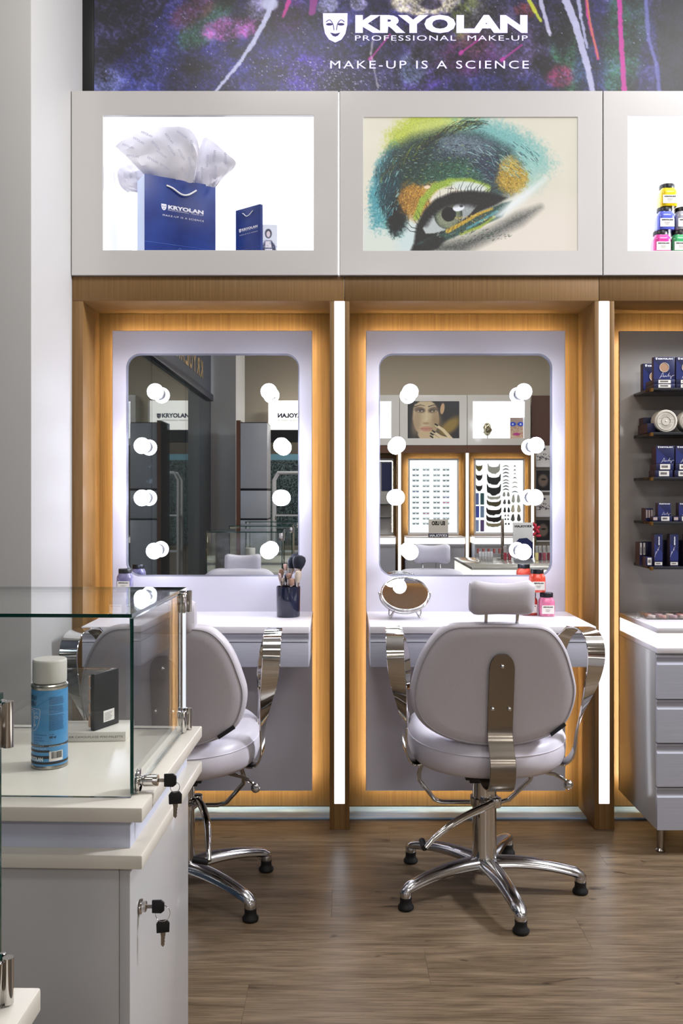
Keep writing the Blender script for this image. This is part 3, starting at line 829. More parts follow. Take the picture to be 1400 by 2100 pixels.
# ------------------------------------------------------------------ large backlit banner over the boxes
YN = 3.54
def banner():
    c = Canvas(193, 1450, -70, 190, 2.0, (28, 26, 52)); X, Y = c.X, c.Y
    n1 = fbm(X / 70, Y / 70, 5, 5); n2 = fbm(X / 6, Y / 6, 8, 3); n3 = fbm(X / 22, Y / 22, 14, 4)
    e = (n1 - .5) * 1.1 + (n2 - .5) * .3
    body = [(193, 170), (260, 100), (330, 30), (380, -70), (1330, -70), (1345, 60), (1358, 190), (193, 190)]
    c.poly(body, (40, 38, 104), 1, 5)
    c.mix(np.where((X > 360) & (X < 1340), (n1 - .42) * 2.2, 0), (26, 20, 48))
    c.ell(300, 150, 120, 40, -40, (52, 58, 132), .8, .8, e); c.ell(215, 175, 40, 30, -30, (130, 140, 210), .8, 1, e)
    c.ell(500, 130, 130, 70, 0, (44, 40, 122), .8, .9, e); c.ell(640, 150, 60, 40, 0, (80, 48, 190), .9, .8, e)
    c.ell(430, 45, 70, 28, -45, (46, 92, 62), .8, .7, e); c.ell(400, 20, 50, 22, -30, (110, 48, 60), .6, .8, e)
    c.ell(490, 55, 60, 26, -10, (176, 90, 176), .9, .6, e); c.ell(530, 20, 30, 26, 0, (170, 160, 205), .8, .6, e)
    c.ell(590, 30, 40, 40, 0, (90, 30, 130), .8, .8, e); c.ell(700, 60, 70, 50, 0, (60, 60, 130), .8, .9, e)
    c.ell(760, 160, 120, 45, 0, (34, 30, 70), .9, .8, e); c.ell(870, 150, 50, 35, 0, (104, 70, 200), .9, .7, e); c.ell(845, 140, 30, 30, 0, (130, 160, 200), .8, .8, e)
    c.ell(900, 90, 70, 60, 0, (80, 66, 96), .8, .9, e); c.ell(970, 50, 45, 60, 10, (150, 170, 60), .85, .6, e); c.ell(1010, 40, 60, 50, 0, (90, 80, 110), .8, .8, e)
    c.ell(870, 5, 70, 26, 0, (226, 214, 190), .95, .3, e * .5); c.ell(885, 8, 22, 12, 0, (50, 40, 60), .9, .4); c.ell(735, 8, 18, 14, 0, (170, 165, 215), .95, .3); c.ell(672, 12, 22, 16, -20, (160, 160, 205), .95, .3)
    c.ell(960, 110, 60, 40, 0, (120, 50, 120), .7, .8, e); c.ell(1080, 90, 60, 60, 0, (76, 60, 88), .8, .8, e)
    c.ell(1165, 120, 40, 80, -10, (60, 130, 82), .9, .6, e); c.ell(1270, 120, 35, 90, 0, (50, 116, 84), .85, .7, e); c.ell(1290, 30, 40, 60, 0, (44, 96, 70), .7, .7, e)
    c.ell(1145, 155, 30, 26, 0, (170, 50, 110), .85, .6, e); c.ell(1205, 140, 30, 60, 0, (50, 62, 130), .7, .7, e); c.ell(1150, 50, 26, 60, 0, (44, 34, 70), .8, .7, e)
    c.ell(1080, 20, 26, 16, 0, (180, 60, 60), .7, .7, e); c.ell(1115, 130, 25, 22, 0, (20, 16, 26), .9, .6, e)
    c.poly([(1358, 190), (1345, 60), (1330, -70), (1450, -70), (1450, 190)], (30, 30, 52), 1, 3)
    c.mix(np.clip((n2 - .52) * 2.2, 0, .35) * ((X > 193) & (X < 1355)), (120, 118, 190))
    gg = fbm(X / 3.2, Y / 3.2, 44, 3); g2 = fbm(X / 36, Y / 36, 45, 4)
    c.C *= (np.clip(.18 + .95 * gg + 1.3 * (g2 - .5), 0.12, 1.15) * 1.12)[..., None]
    keepl = c.C.mean(2)
    nz = (n2 - .5) * 4
    c.line([(575, -70), (560, 0), (545, 40), (520, 85), (490, 130), (440, 190)], 14, (196, 198, 232), .95, 1.5, 5, nz)
    c.ell(553, 8, 18, 14, 0, (196, 198, 232), .9, .5, e)
    c.line([(610, -60), (590, 10), (580, 35)], 11, (196, 50, 150), .95, 2, 5, nz); c.line([(650, -60), (640, 25)], 22, (150, 50, 140), .9, 2, 14, nz)
    c.line([(1130, -70), (1180, 50), (1205, 140), (1215, 190)], 16, (200, 198, 235), .95, 2, 11, nz)
    c.line([(1175, -70), (1190, 30), (1203, 98)], 9, (190, 190, 232), .9, 2, 5, nz); c.line([(1100, -30), (1125, 65), (1128, 72)], 8, (206, 204, 235), .9, 2, 6, nz)
    c.line([(1198, -70), (1205, 30), (1226, 120)], 7, (210, 60, 150), .95, 2, 6, nz); c.line([(1200, -20), (1212, 60), (1226, 118)], 3, (220, 150, 60), .7, 1.5)
    c.line([(1268, -70), (1272, 60), (1276, 130), (1280, 190)], 9, (216, 50, 170), .95, 2, 11, nz)
    c.line([(1318, -70), (1330, 80), (1345, 130), (1352, 190)], 8, (110, 112, 190), .9, 3, 8, nz * 1.3)
    c.line([(1084, 0), (1098, 25), (1108, 42)], 8, (210, 220, 60), .9, 2, 6, nz)
    for a, b_ in (((760, 120), (800, 70)), ((945, 108), (990, 75)), ((1030, 122), (1070, 92))): c.line([a, b_], 3, (190, 50, 160), .9, 1.5); c.ell(a[0], a[1], 6, 4, -40, (200, 60, 170), .9, .4)
    c.line([(765, 80), (760, 110), (775, 180)], 4, (190, 180, 190), .7, 2, 3, nz)
    r = np.random.RandomState(2)
    for i in range(1500):
        x, y = r.rand() * 1130 + 215, r.rand() * 255 - 68
        k = r.rand()
        if i < 600: x = 690 + r.randn() * 70; y = 120 + r.rand() * 70
        if y < 170 - (x - 193) * 1.05 and x < 380: continue
        s_ = .8 + 1.5 * k ** 5; c.line([(x, y), (x + s_ * .3, y)], s_, (190, 195, 240), .75)
    return c
bx0 = (193 - 700) * YN / FPX; bw = 1257 * YN / FPX; bz0 = CAM_Z - (190 - 1020) * YN / FPX; bh = 260 * YN / FPX
ban = thing('banner', 'large backlit purple banner of a glitter-painted neck with white lettering', 'banner', (bx0, YN, bz0))
link('print', banner().mesh('banner_print', bw, bh, M_print_lit), ban, (0, 0, 0))
part('frame', MB().box(-.045, -.0005, -.004, .03, -.01, bh, .002).box(bw + .0005, bw + .06, -.004, .03, -.01, bh, .002).box(-.045, bw + .06, .002, .03, -.02, bh), M_black, ban)
M_banner_ink = mat('banner_lit_lettering', 'c9c4ea', .5, emit='c9c4ea', es=.93)
M_banner_dark = mat('banner_dark_ink', '2a2550', .5, emit='2a2550', es=.9)
Pm = W(874, 58, YN)
brand_block(ban, Pm.x - bx0, Pm.z - bz0, 416 * YN / FPX, -.003, M_banner_ink, M_banner_dark)
# ------------------------------------------------------------------ salon chairs
def outline_ring(pts, sc, yo, cz=.70, k=.42, lean=.18, ey=0.0):
    out = []
    for x, z in pts:
        X, Z = x * sc, cz + (z - cz) * sc
        out.append((X, -.27 + yo + k * X * X * 1.4 - lean * (Z - .53), Z))
    return out
def make_chair(name, label, hr_drop=0.0, base_rot=0.0, lever_rot=0.0, loc=(0, 0, 0), rz=0):
    t = thing(name, label, 'chair', loc, rz, None)
    # base: five curved legs with rubber feet
    hub = MB(); hub.lathe([(.0, .052), (.03, .053), (.046, .062), (.05, .08), (.047, .098), (.041, .104), (0, .104)], n=32)
    hb = part('hub', hub, M_alu, t, rot=(0, 0, base_rot))
    lg = MB(); rings = []
    for i in range(15):
        u = i / 14; r = .03 + .28 * u
        z = .082 + .012 * math.sin(u * 2.2) - .036 * u ** 1.8
        hw = .034 - .012 * u; hh = .026 - .006 * u
        if i == 14: z -= .003; hw *= .8; hh *= .75
        ring = []
        for j in range(14):
            a = 2 * PI * j / 14
            ring.append((r, hw * math.cos(a) * (1 if math.sin(a) > 0 else .92), z + hh * (math.sin(a) if math.sin(a) > 0 else math.sin(a) * .55)))
        rings.append(ring)
    rings.append([(r + .006, y_ * .6, .058 + (z_ - .058) * .5) for r, y_, z_ in rings[-1]])
    lg.loft(rings); lg.lathe([(.0165, .036), (.0185, .042), (.0185, .056), (.014, .062)], (.302, 0, 0), 20)
    legm = lg.mesh('leg', M_alu, 50)
    ft = MB(); ft.lathe([(.0, 0), (.021, 0), (.0245, .004), (.0245, .010), (.019, .017), (.0175, .026), (.0185, .036), (.0, .037)], (.302, 0, 0), 22)
    ftm = ft.mesh('rubber_foot', M_rubber, 50)
    for k in range(5):
        a = math.radians(-78.8 + 72 * k) + base_rot
        l = link('leg', legm, t, (0, 0, 0), (0, 0, a)); link('rubber_foot', ftm, l)
    m = MB(); m.lathe([(0, .1045), (.0385, .1045), (.0395, .108), (.0385, .112), (.0385, .350), (.034, .354), (0, .354)], n=36)
    part('column', m, M_chrome, t)
    # pump lever
    m = MB(); m.lathe([(.0392, .27), (.046, .272), (.046, .296), (.0392, .298)], n=28)
    m.tube([(.028, -.035, .290), (-.02, -.075, .283), (-.10, -.12, .262), (-.17, -.15, .225), (-.205, -.165, .195)], [.013, .0125, .011, .0085, .007], 12, smooth=6)
    lv = part('pump_lever', m, M_chrome, t, rot=(0, 0, lever_rot))
    m = MB(); m.tube([(-.208, -.163, .193), (-.212, -.118, .198)], .0095, 14); part('lever_grip', m, M_rubber, lv)
    m = MB(); m.cyl((.03, -.037, .29), .018, .03, n=20, bev=.003); part('lever_joint', m, M_chrome, lv)
    # plate and mechanism below the seat
    m = MB(); m.box(-.055, .055, -.055, .09, .3545, .368, .003); part('seat_plate', m, M_black, t)
    m = MB(); m.box(-.07, .07, -.07, .15, .3685, .385, .003); m.box(-.03, .03, -.06, .14, .386, .428, .004); m.box(-.19, .19, -.02, .03, .400, .43, .004); part('seat_frame', m, M_black, t)
    # seat cushion
    def plan(sc, n=56):
        out = []
        for i in range(n):
            a = 2 * PI * i / n; c_, s_ = math.cos(a), math.sin(a)
            e = 2.5; d = (abs(c_) ** e + abs(s_) ** e) ** (1 / e)
            x, y_ = c_ / d * .248, s_ / d * .262
            if y_ < 0: x *= 1 - .10 * (y_ / .262) ** 2
            out.append((x * sc, y_ * sc - .01))
        return out
    prof = [(.45, .424), (.80, .425), (.905, .430), (.965, .445), (.995, .468), (1.0, .492), (.99, .513), (.965, .530), (.92, .541), (.85, .546), (.6, .546), (.3, .542)]
    m = MB(); m.loft([[(x, y_, z + .012 * (y_ / .26) * (1 if z > .5 else 0)) for x, y_ in plan(sc)] for sc, z in prof])
    part('seat', m, M_leather_w, t, sharp=60)
    m = MB(); m.tube([(x, y_, .5135 + .012 * (y_ / .26)) for x, y_ in plan(.9925)], .0022, 6, True); part('seat_piping', m, M_leather_w, t)
    # backrest
    raw = [(923, 1281), (892, 1301), (866, 1340), (849, 1386), (843, 1424), (847, 1455), (866, 1487), (904, 1510), (953, 1523), (1005, 1527), (1064, 1525), (1121, 1511), (1159, 1488), (1178, 1455), (1185, 1417), (1178, 1379), (1163, 1333), (1140, 1298), (1112, 1281), (1060, 1277), (1014, 1276), (970, 1277)]
    op = []
    for px, py in raw:
        z0 = .53 + (1527 - py) / 251 * .365; Yp = 2.893 - .27 - .18 * (z0 - .53) + .03
        op.append(((px - 700) * Yp / FPX - .4605, CAM_Z - (py - 1020) * Yp / FPX))
    sym = []
    pts = [Vector((a, 0, b)) for a, b in op]; P = [(p.x, p.z) for p in crom(pts, 4, True)]
    m = MB(); m.loft([outline_ring(P, s_, y_) for s_, y_ in [(.35, .006), (.80, .003), (.925, .002), (.945, .0045), (.955, .0045), (.975, .006), (.993, .016), (1.0, .032), (.995, .05), (.975, .066), (.93, .078), (.84, .087), (.5, .095)]])
    part('backrest', m, M_leather, t, sharp=60)
    m = MB(); m.tube(outline_ring(P, .95, .0035), .0022, 6, True); part('piping', m, M_pipe, t)
    # steel bracket from backrest to the underside of the seat
    yb = lambda z, o=0: -.27 - .18 * (z - .53) + o - .0008
    zz = [.8115, .8095, .803, .793, .781, .765, .74, .70, .64]
    path = [(0, yb(z, -.003), z) for z in zz] + [(0, yb(.585, -.004), .585), (0, yb(.558, -.016), .556), (0, -.312, .53), (0, -.332, .505), (0, -.336, .475), (0, -.325, .44), (0, -.29, .41), (0, -.22, .392), (0, -.13, .389)]
    wl = [.012, .030, .048, .062, .070, .074] + [.074] * (len(path) - 6)
    m = MB(); m.ribbon(path, [(1, 0, 0)] * len(path), .074, .006, 5, ws=wl)
    br = part('back_bracket', m, M_steel, t)
    for bx, bz in ((0, .775), (-.024, .648), (.024, .648)):
        m = MB(); m.sphere((bx, yb(bz, -.009), bz), .0065, 12, (1, 1, 1)); part('bolt', m, M_chrome, br)
    m = MB(); m.quad([(.155, -.2855, .565), (.205, -.262, .592), (.205, -.2645, .575), (.157, -.288, .547)]); 
    m = MB(); m.ribbon([(.150, -.2725, .5665), (.196, -.2585, .5945)], [(0, 0, 1), (-.2, 0, 1)], .012, .0015, 2); part('fabric_tag', m, M_blackpl, t)
    # headrest on two posts
    zh = .924 - hr_drop
    m = MB(); rings = []
    for i in range(17):
        x = -.0915 + .183 * i / 16; u = x / .0915; q = 1 - .10 * abs(u) ** 6
        h = .044 + .008 * u * u; zc = zh + .045 + .001 * u * u; yc = -.318 + .010 * u * u
        if i in (0, 16): q *= .80
        if i in (1, 15): q *= .97
        ring = []
        for j in range(24):
            a = 2 * PI * j / 24; c_, s_ = math.cos(a), math.sin(a); e = 3.2; d = (abs(c_) ** e + abs(s_) ** e) ** (1 / e)
            ring.append((x, yc + .032 * q * c_ / d - .12 * (s_ / d * h), zc + h * q * s_ / d + (.006 * u * u if s_ > 0 else 0)))
        rings.append(ring)
    m.loft(rings); hr = part('headrest', m, M_leather, t, sharp=50)
    for sx in (-1, 1):
        m = MB(); m.tube([(sx * .045, -.318, zh + .01), (sx * .045, -.300, .87)], .0050, 12); part('headrest_post', m, M_chrome, hr)
        m = MB(); m.lathe([(.0065, 0), (.0145, 0), (.014, .003), (.008, .0065), (.0055, .007)], (sx * .045, -.302, .8885), 20); part('post_collar', m, M_chrome, hr)
    # armrests: bent flat bars
    for sx in (-1, 1):
        Pth = [(.14, .02, .419), (.205, -.05, .424), (.243, -.085, .436), (.262, -.105, .475), (.266, -.13, .55), (.276, -.165, .62), (.290, -.200, .70), (.299, -.215, .775), (.300, -.198, .825), (.299, -.15, .848), (.297, -.07, .85), (.292, .03, .835)]
        Dr = [(0, 1, 0), (.0, 1, 0), (.0, 1, 0), (.1, 1, 0), (.25, .95, .2), (.6, .75, .25), (.92, .4, .1), (1, .05, 0), (1, 0, 0), (1, 0, 0), (1, 0, 0), (1, 0, 0)]
        m = MB(); m.ribbon([(sx * x, y_, z) for x, y_, z in Pth], [(sx * a, b_, c_) for a, b_, c_ in Dr], .05, .006, 6, ws=[.045, .045, .045, .04, .04, .046, .052, .053, .054, .054, .052, .045])
        # front return strut
        m.ribbon([(sx * .292, .03, .835), (sx * .27, .07, .79), (sx * .25, .075, .70), (sx * .246, .06, .60), (sx * .235, .05, .50), (sx * .21, .045, .438), (sx * .15, .03, .421)], [(1, 0, 0), (1, 0, 0), (.8, .6, 0), (.3, 1, 0), (.1, 1, 0), (0, 1, 0), (0, 1, 0)], .045, .006, 5)
        part('armrest', m, M_chrome, t, sharp=40)
    # footrest loop and tilt lever
    m = MB(); m.tube([(-.19, .03, .42), (-.200, .12, .335), (-.196, .155, .30), (-.14, .19, .222), (-.115, .195, .212), (.085, .195, .212), (.115, .19, .222), (.178, .155, .30), (.182, .12, .335), (.172, .03, .42)], .0075, 12)
    part('footrest', m, M_chrome, t, sharp=50)
    m = MB(); m.tube([(.13, -.05, .40), (.205, -.09, .395), (.237, -.105, .38)], .0055, 10); kl = part('tilt_lever', m, M_chrome, t)
    m = MB(); m.sphere((.243, -.108, .368), .0148, 20); part('lever_ball', m, M_chrome, kl, sharp=0)
    return t
chair_r = make_chair('salon_chair', 'whole white salon chair with raised headrest, before the right makeup mirror', loc=(.4605, 2.893, 0))
chair_l = make_chair('salon_chair', 'white salon chair half hidden behind the glass showcase, before the left makeup mirror', .052, math.radians(40 - 0.0), math.radians(78), loc=(-.5065, 2.862, 0))
for ch in chair_l.children:
    pass

# ------------------------------------------------------------------ glass showcases on white counters
M_cardw = mat('off_white_card', 'd8d4cb', .45)
def make_showcase(name, label, loc, rz, seal=False):
    t = thing(name, label, 'showcase', loc, rz, None)
    part('countertop', MB().box(-.50, 0, 0, .53, .725, .75, .003), M_counter, t)
    part('recessed_plinth', MB().box(-.475, -.028, .03, .50, .672, .7248), M_cab2, t)
    part('ledge', MB().box(-.50, 0, 0, .53, .648, .6718, .003), M_counter, t)
    part('cabinet_body', MB().box(-.485, -.045, .022, .508, .002, .6478, .001), M_cab, t)
    d = part('door', MB().box(-.0445, -.0265, .024, .506, .004, .6465, .0015), M_cab, t)
    x0, x1, y0, y1, z0, z1, th = -.47, -.03, .048, .505, .7505, 1.062, .006
    def pane(nm, a, e):
        m = MB(); m.box(*a)
        o = part(nm, m, [M_glass, M_edge], t, sharp=0)
        for f in o.data.polygons:
            if abs(f.normal[e]) < .5: f.material_index = 1
        return o
    pane('top_pane', (x0, x1, y0, y1, z1 - th, z1), 2)
    pane('front_pane', (x0, x1 - .002, y0, y0 + th, z0, z1 - th - .0005), 1)
    pane('back_pane', (x0, x1 - .002, y1 - th, y1, z0, z1 - th - .0005), 1)
    pane('side_pane', (x0, x0 + th, y0 + th + .0003, y1 - th - .0003, z0, z1 - th - .0005), 0)
    gd = pane('glass_door', (x1 - th + .001, x1 + .001, y0 + th + .002, y1 - th - .006, z0 + .004, z1 - th - .003), 0)
    if seal: part('seal_strip', MB().box(x1 - .0015, x1 + .002, y1 - .005, y1 - .001, z0 + .03, z1 - .03), mat('white_seal', 'eef0f4', .4), t)
    for zz in (z1 - .030, z0 + .024):
        m = MB(); m.box(x1 - .012, x1 + .006, y1 - .045, y1 - .012, zz - .022, zz + .022, .002); m.cyl((x1 + .008, y1 - .008, zz), .0055, .046, n=14)
        m.box(x1 - .02, x1 + .002, y1 + .0005, y1 + .006, zz - .022, zz + .022, .002); part('hinge', m, M_chrome, t)
    return t, gd, d
case_a, gdoor_a, cdoor_a = make_showcase('glass_showcase', 'glass showcase on a white counter with a spray can inside', (-.327, 1.473, 0), math.radians(-1.75), False)
case_b, _, _ = make_showcase('glass_showcase', 'nearest glass showcase, a sliver with chrome hinges at the lower left edge', (-.3236, .405, 0), math.radians(-1.2))
case_c = dup(case_b, (-.33, -.70, 0), label='glass showcase behind the viewer, mirrored farthest in the left mirror')

def key_mesh():
    m = MB(); m.prism([(-.011, 0), (.011, 0), (.0115, .016), (.007, .0215), (-.007, .0215), (-.0115, .016)], -.0022, .0022, bev=.001)
    return m.mesh('key_head', M_rubber)
def blade_mesh():
    m = MB(); m.prism([(-.0045, 0), (.0045, 0), (.0042, -.006), (.0030, -.0075), (.0036, -.010), (.0024, -.013), (.0032, -.0155), (.0022, -.0185), (.0028, -.021), (0, -.025), (-.0035, -.021), (-.0035, -.006)], -.0009, .0009)
    return m.mesh('key_blade', M_steel, 0)
keyh, keyb = key_mesh(), blade_mesh()
def lock_set(px, py, Y, label1, label2, glass, k=1.0):
    c = W(px, py, Y)
    if glass:
        t = thing('cam_lock', label1, 'lock', c)
        m = MB(); m.cyl((-.004, 0, 0), .0195, .007, 'X', 28, bev=.001); m.box(-.0075, -.0005, -.012, .012, -.034, -.008, .001); m.box(-.0075, .010, -.012, .012, -.037, -.034); part('lock_plate', m, M_chrome, t)
        m = MB(); m.lathe([(0, 0), (.0088, 0), (.0088, .004), (.0105, .006), (.0105, .027), (.0095, .030), (0, .030)], n=22, M=Matrix.Rotation(PI / 2, 4, 'Y')); part('lock_barrel', m, M_chrome, t)
        tip = .030
    else:
        t = thing('cam_lock', label1, 'lock', c)
        m = MB(); m.lathe([(0, 0), (.0135, 0), (.013, .002), (.0095, .0035), (.0095, .009), (.0085, .010), (0, .010)], n=24, M=Matrix.Rotation(PI / 2, 4, 'Y')); part('lock_barrel', m, M_chrome, t)
        tip = .010
    kt = thing('key_pair', label2, 'keys', c + Vector((tip, 0, 0)), group='pairs of black-headed keys in locks')
    a = link('key_head', keyh, kt, (.010, 0, 0), (0, PI / 2, 0))
    m = MB(); m.box(0, .0102, -.003, .003, -.001, .001) if False else m.box(0, .0102, -.001, .001, -.003, .003); part('key_blade', m, M_steel, kt)
    rr = .008 if glass else .0125; cx = .029 if glass else .0285; cz = -.0125 if glass else -.012
    m = MB(); m.tube([(cx + rr * math.cos(q / 20 * 2 * PI), rr * .3 * math.sin(q / 20 * 2 * PI), cz + rr * math.sin(q / 20 * 2 * PI)) for q in range(20)], .0007, 6, True); part('key_ring', m, M_chrome, kt)
    zz = cz - rr - .0205
    h = link('key_head', keyh, kt, (cx + .0005, 0, zz), (0, 0, math.radians(12))); link('key_blade', keyb, h, (0, 0, 0))
    return t
lock_set(289, 1600, 1.556, 'chrome lock clamped to the glass door of the showcase', 'black-headed keys hanging from the chrome glass door lock', True)
lock_set(288, 1859, 1.559, 'small round chrome lock in the white cabinet door', 'black-headed keys hanging from the lower cabinet door lock', False)

# ------------------------------------------------------------------ inside the showcase
M_can = mat('spray_can_blue', '4a90c4', .32)
M_canside = mat('tin_metal', 'b9b6ae', .25, 1.0)
M_cap = mat('spray_cap', 'cfccc4', .4)
M_cream = mat('cream_ink', 'd9dfe0', .5)
def wrap(o_mesh_pts, r, a0):
    """bend flat artwork (x across, z up) round a cylinder; returns vertices"""
    out = []
    for x, z in o_mesh_pts:
        a = a0 + x / r; out.append((r * math.sin(a), -r * math.cos(a), z))
    return out
def wrapped_text(s, size, x, z, r, m, parent, width=None, bold=0.0, name='lettering'):
    me = text_mesh(s, size, width, bold, 1.0, 'LEFT', m).copy()
    n = len(me.vertices); co = np.zeros(n * 3); me.vertices.foreach_get('co', co); co = co.reshape(-1, 3)
    a = (co[:, 0] + x) / r
    me.vertices.foreach_set('co', np.stack([r * np.sin(a), -r * np.cos(a), co[:, 2] + z], 1).ravel()); me.update()
    return link(name, me, parent)
def wrapped_band(mb, x0, x1, z0, z1, r, n=10):
    t = bmesh.new(); A = []
    for i in range(n + 1):
        a = (x0 + (x1 - x0) * i / n) / r; A.append((t.verts.new((r * math.sin(a), -r * math.cos(a), z0)), t.verts.new((r * math.sin(a), -r * math.cos(a), z1))))
    for p, q in zip(A, A[1:]): t.faces.new((p[0], q[0], q[1], p[1]))
    mb._merge(t)
def wrapped_line(mb, pts, w, r):
    P = crom([Vector((a, 0, b)) for a, b in pts], 4)
    t = bmesh.new(); A = []; m_ = len(P)
    for i, p in enumerate(P):
        d = (P[min(i + 1, m_ - 1)] - P[max(i - 1, 0)]).normalized(); nn = Vector((-d.z, 0, d.x)) * w / 2; pr = []
        for q in (p + nn, p - nn): a = q.x / r; pr.append(t.verts.new((r * math.sin(a), -r * math.cos(a), q.z)))
        A.append(pr)
    for p, q in zip(A, A[1:]): t.faces.new((p[0], q[0], q[1], p[1]))
    mb._merge(t)
R_ = .0330
can = thing('spray_can', 'blue aerosol spray can with a white cap inside the glass showcase', 'spray can', W(102, 1580, 1.71))
can.location.z = .7503
Zt = .204
part('can_body', MB().lathe([(0, .001), (R_ - .002, 0), (R_ + .0008, .001), (R_ + .0008, .004), (R_, .0055), (R_, .150), (R_ + .0012, .152), (R_ + .0012, .155), (R_ - .001, .157), (R_ - .004, .159), (0, .159)], n=48), M_canside, can)
part('label_wrap', MB().lathe([(R_ + .0002, .0065), (R_ + .0003, .0068), (R_ + .0003, .1475), (R_ + .0002, .148)], n=48), M_can, can)
part('cap', MB().lathe([(0, .1592), (.0305, .1592), (.0315, .162), (.0315, .1985), (.0308, .2015), (.0295, .2028), (0, .2032)], n=44), M_cap, can)
r1 = R_ + .0006
m = MB()
for z0, z1 in ((.010, .0145), (.0205, .026), (.0325, .0365), (.0425, .0465)): wrapped_band(m, -.05, .01 if z0 < .04 and z0 > .015 else .06, z0, z1, r1, 16)
part('printed_bands', m, mat('label_dark_band', '2c2b2c', .4), can)
wrapped_text('HAIR SPRAY', .0135, -.0475, .129, r1, M_ink, can, .033, .0002)
wrapped_text('HAAR SPRAY', .0135, -.0485, .1175, r1, M_ink, can, .033, .0002)
wrapped_text('KRYOLAN', .0095, -.036, .0165, r1 + .0002, M_cream, can, .034, .0004)
wrapped_text('400 ml', .0062, .0095, .0585, r1, M_ink, can, .0125, .0002)
wrapped_text('Art. 2280', .003, .0095, .065, r1, M_ink, can, .009)
wrapped_text('KRYOLAN Professional Make-up', .0032, .0095, .0425, r1 + .0002, M_cream, can, .032)
wrapped_text('Professional. Film and TV', .003, -.03, .0438, r1 + .0002, M_cream, can, .030)
wrapped_text('Professional Hair. Cine y TV', .003, -.03, .0385, r1 + .0002, M_cream, can, .034)
for i in range(4): wrapped_text(['Haarlackkonzentration', 'Classic Make-up', 'Spray for material', 'Hair spray'][i], .0042, -.022, .064 - i * .0052, r1, mat('label_blue_ink', '2a5688', .4), can, [.027, .018, .021, .013][i])
m = MB(); r_ = random.Random(3); z = .1365
while z > .0715:
    if int(z * 1000) % 17 != 0:
        x = .0095
        while x < .036:
            w_ = .0012 + .003 * r_.random(); wrapped_band(m, x, x + w_, z, z + .0011, r1, 1); x += w_ + .0006
    z -= .0021
part('small_print', m, mat('label_small_print', '33587e', .5), can, sharp=0)
m = MB(); wrapped_band(m, .0095, .036, .0155, .034, r1 + .0002); part('barcode_label', m, M_label, can)
m = MB(); x = .014
while x < .034:
    w_ = .0004 + .0009 * r_.random(); wrapped_band(m, x, x + w_, .0205, .033, r1 + .0005, 1); x += w_ + .0004 + .0006 * r_.random()
part('barcode', m, M_ink, can, sharp=0)
m = MB()
wrapped_line(m, [(-0.0400, .1135), (-0.0160, .1135), (-0.0080, .112), (-0.0085, .100), (-0.0110, .086), (-0.0170, .0755), (-0.0240, .072), (-0.0300, .0735)], .0008, r1)
wrapped_line(m, [(-0.0360, .110), (-0.0240, .110), (-0.0225, .097), (-0.0230, .085), (-0.0270, .075), (-0.0330, .069)], .0010, r1)
wrapped_line(m, [(-0.0210, .102), (-0.0165, .1065), (-0.0120, .104)], .0007, r1)
wrapped_line(m, [(-0.0195, .0975), (-0.0160, .1002), (-0.0120, .0975), (-0.0160, .0958), (-0.0195, .0975)], .0010, r1)
wrapped_line(m, [(-0.0230, .106), (-0.0215, .096), (-0.0205, .088), (-0.0230, .0865)], .0006, r1)
wrapped_line(m, [(-0.0240, .0838), (-0.0210, .084), (-0.0180, .0838), (-0.0210, .0805), (-0.0240, .0838)], .0013, r1)
part('face_emblem', m, M_cream, can, sharp=0)

# white carton with the lettered front, and the open palette standing on it
bx = thing('carton', 'flat white carton lettered on its front inside the showcase', 'box', (-.531, 1.872, .7503), math.radians(3))
part('carton_body', MB().box(-.085, .080, 0, .10, 0, .0198, .0008), M_cardw, bx)
lettering('DERMACOLOR CAMOUFLAGE MINI-PALETTE', bx, (-.001, -.0004, .0075), .0062, .150, 0, 1.15, m=mat('brown_ink', '3a342c', .5))
pal = thing('palette', 'open black and clear makeup palette standing on the white carton', 'palette', (-.5216, 1.880, .7705))
ang = math.atan2(.068, .030)
m = MB(); m.box(0, .078, -.005, .005, 0, .119, .0015, M=Matrix.Rotation(math.atan2(.070, .034), 4, 'Z')); bk = part('black_shell', m, M_blackpl, pal)
m = MB(); m.box(.028, .062, -.0058, -.0052, .012, .036, M=Matrix.Rotation(math.atan2(.070, .034), 4, 'Z')); part('paper_sticker', m, M_label, pal)
m = MB()
for i in range(6): m.box(.031, .05 + (i % 3) * .003, -.0063, -.0060, .0155 + i * .003, .0163 + i * .003, M=Matrix.Rotation(math.atan2(.070, .034), 4, 'Z'))
part('sticker_print', m, mat('grey_ink', '77736c', .6), pal, sharp=0)
m = MB(); m.box(-.112, .030, .069, .0715, 0, .1185, .0008); m.box(-.112, .030, .063, .069, .1165, .1185); m.box(-.112, -.110, .063, .069, 0, .1165); part('clear_lid', m, M_acryl, pal)
m = MB()
for i in range(4): m.box(.0, .012, .007, .012, .006 + i * .028, .030 + i * .028, .002, M=Matrix.Rotation(math.atan2(.070, .034), 4, 'Z'))
part('colour_pans', m, mat('pan_beige', 'b89a86', .5), pal)

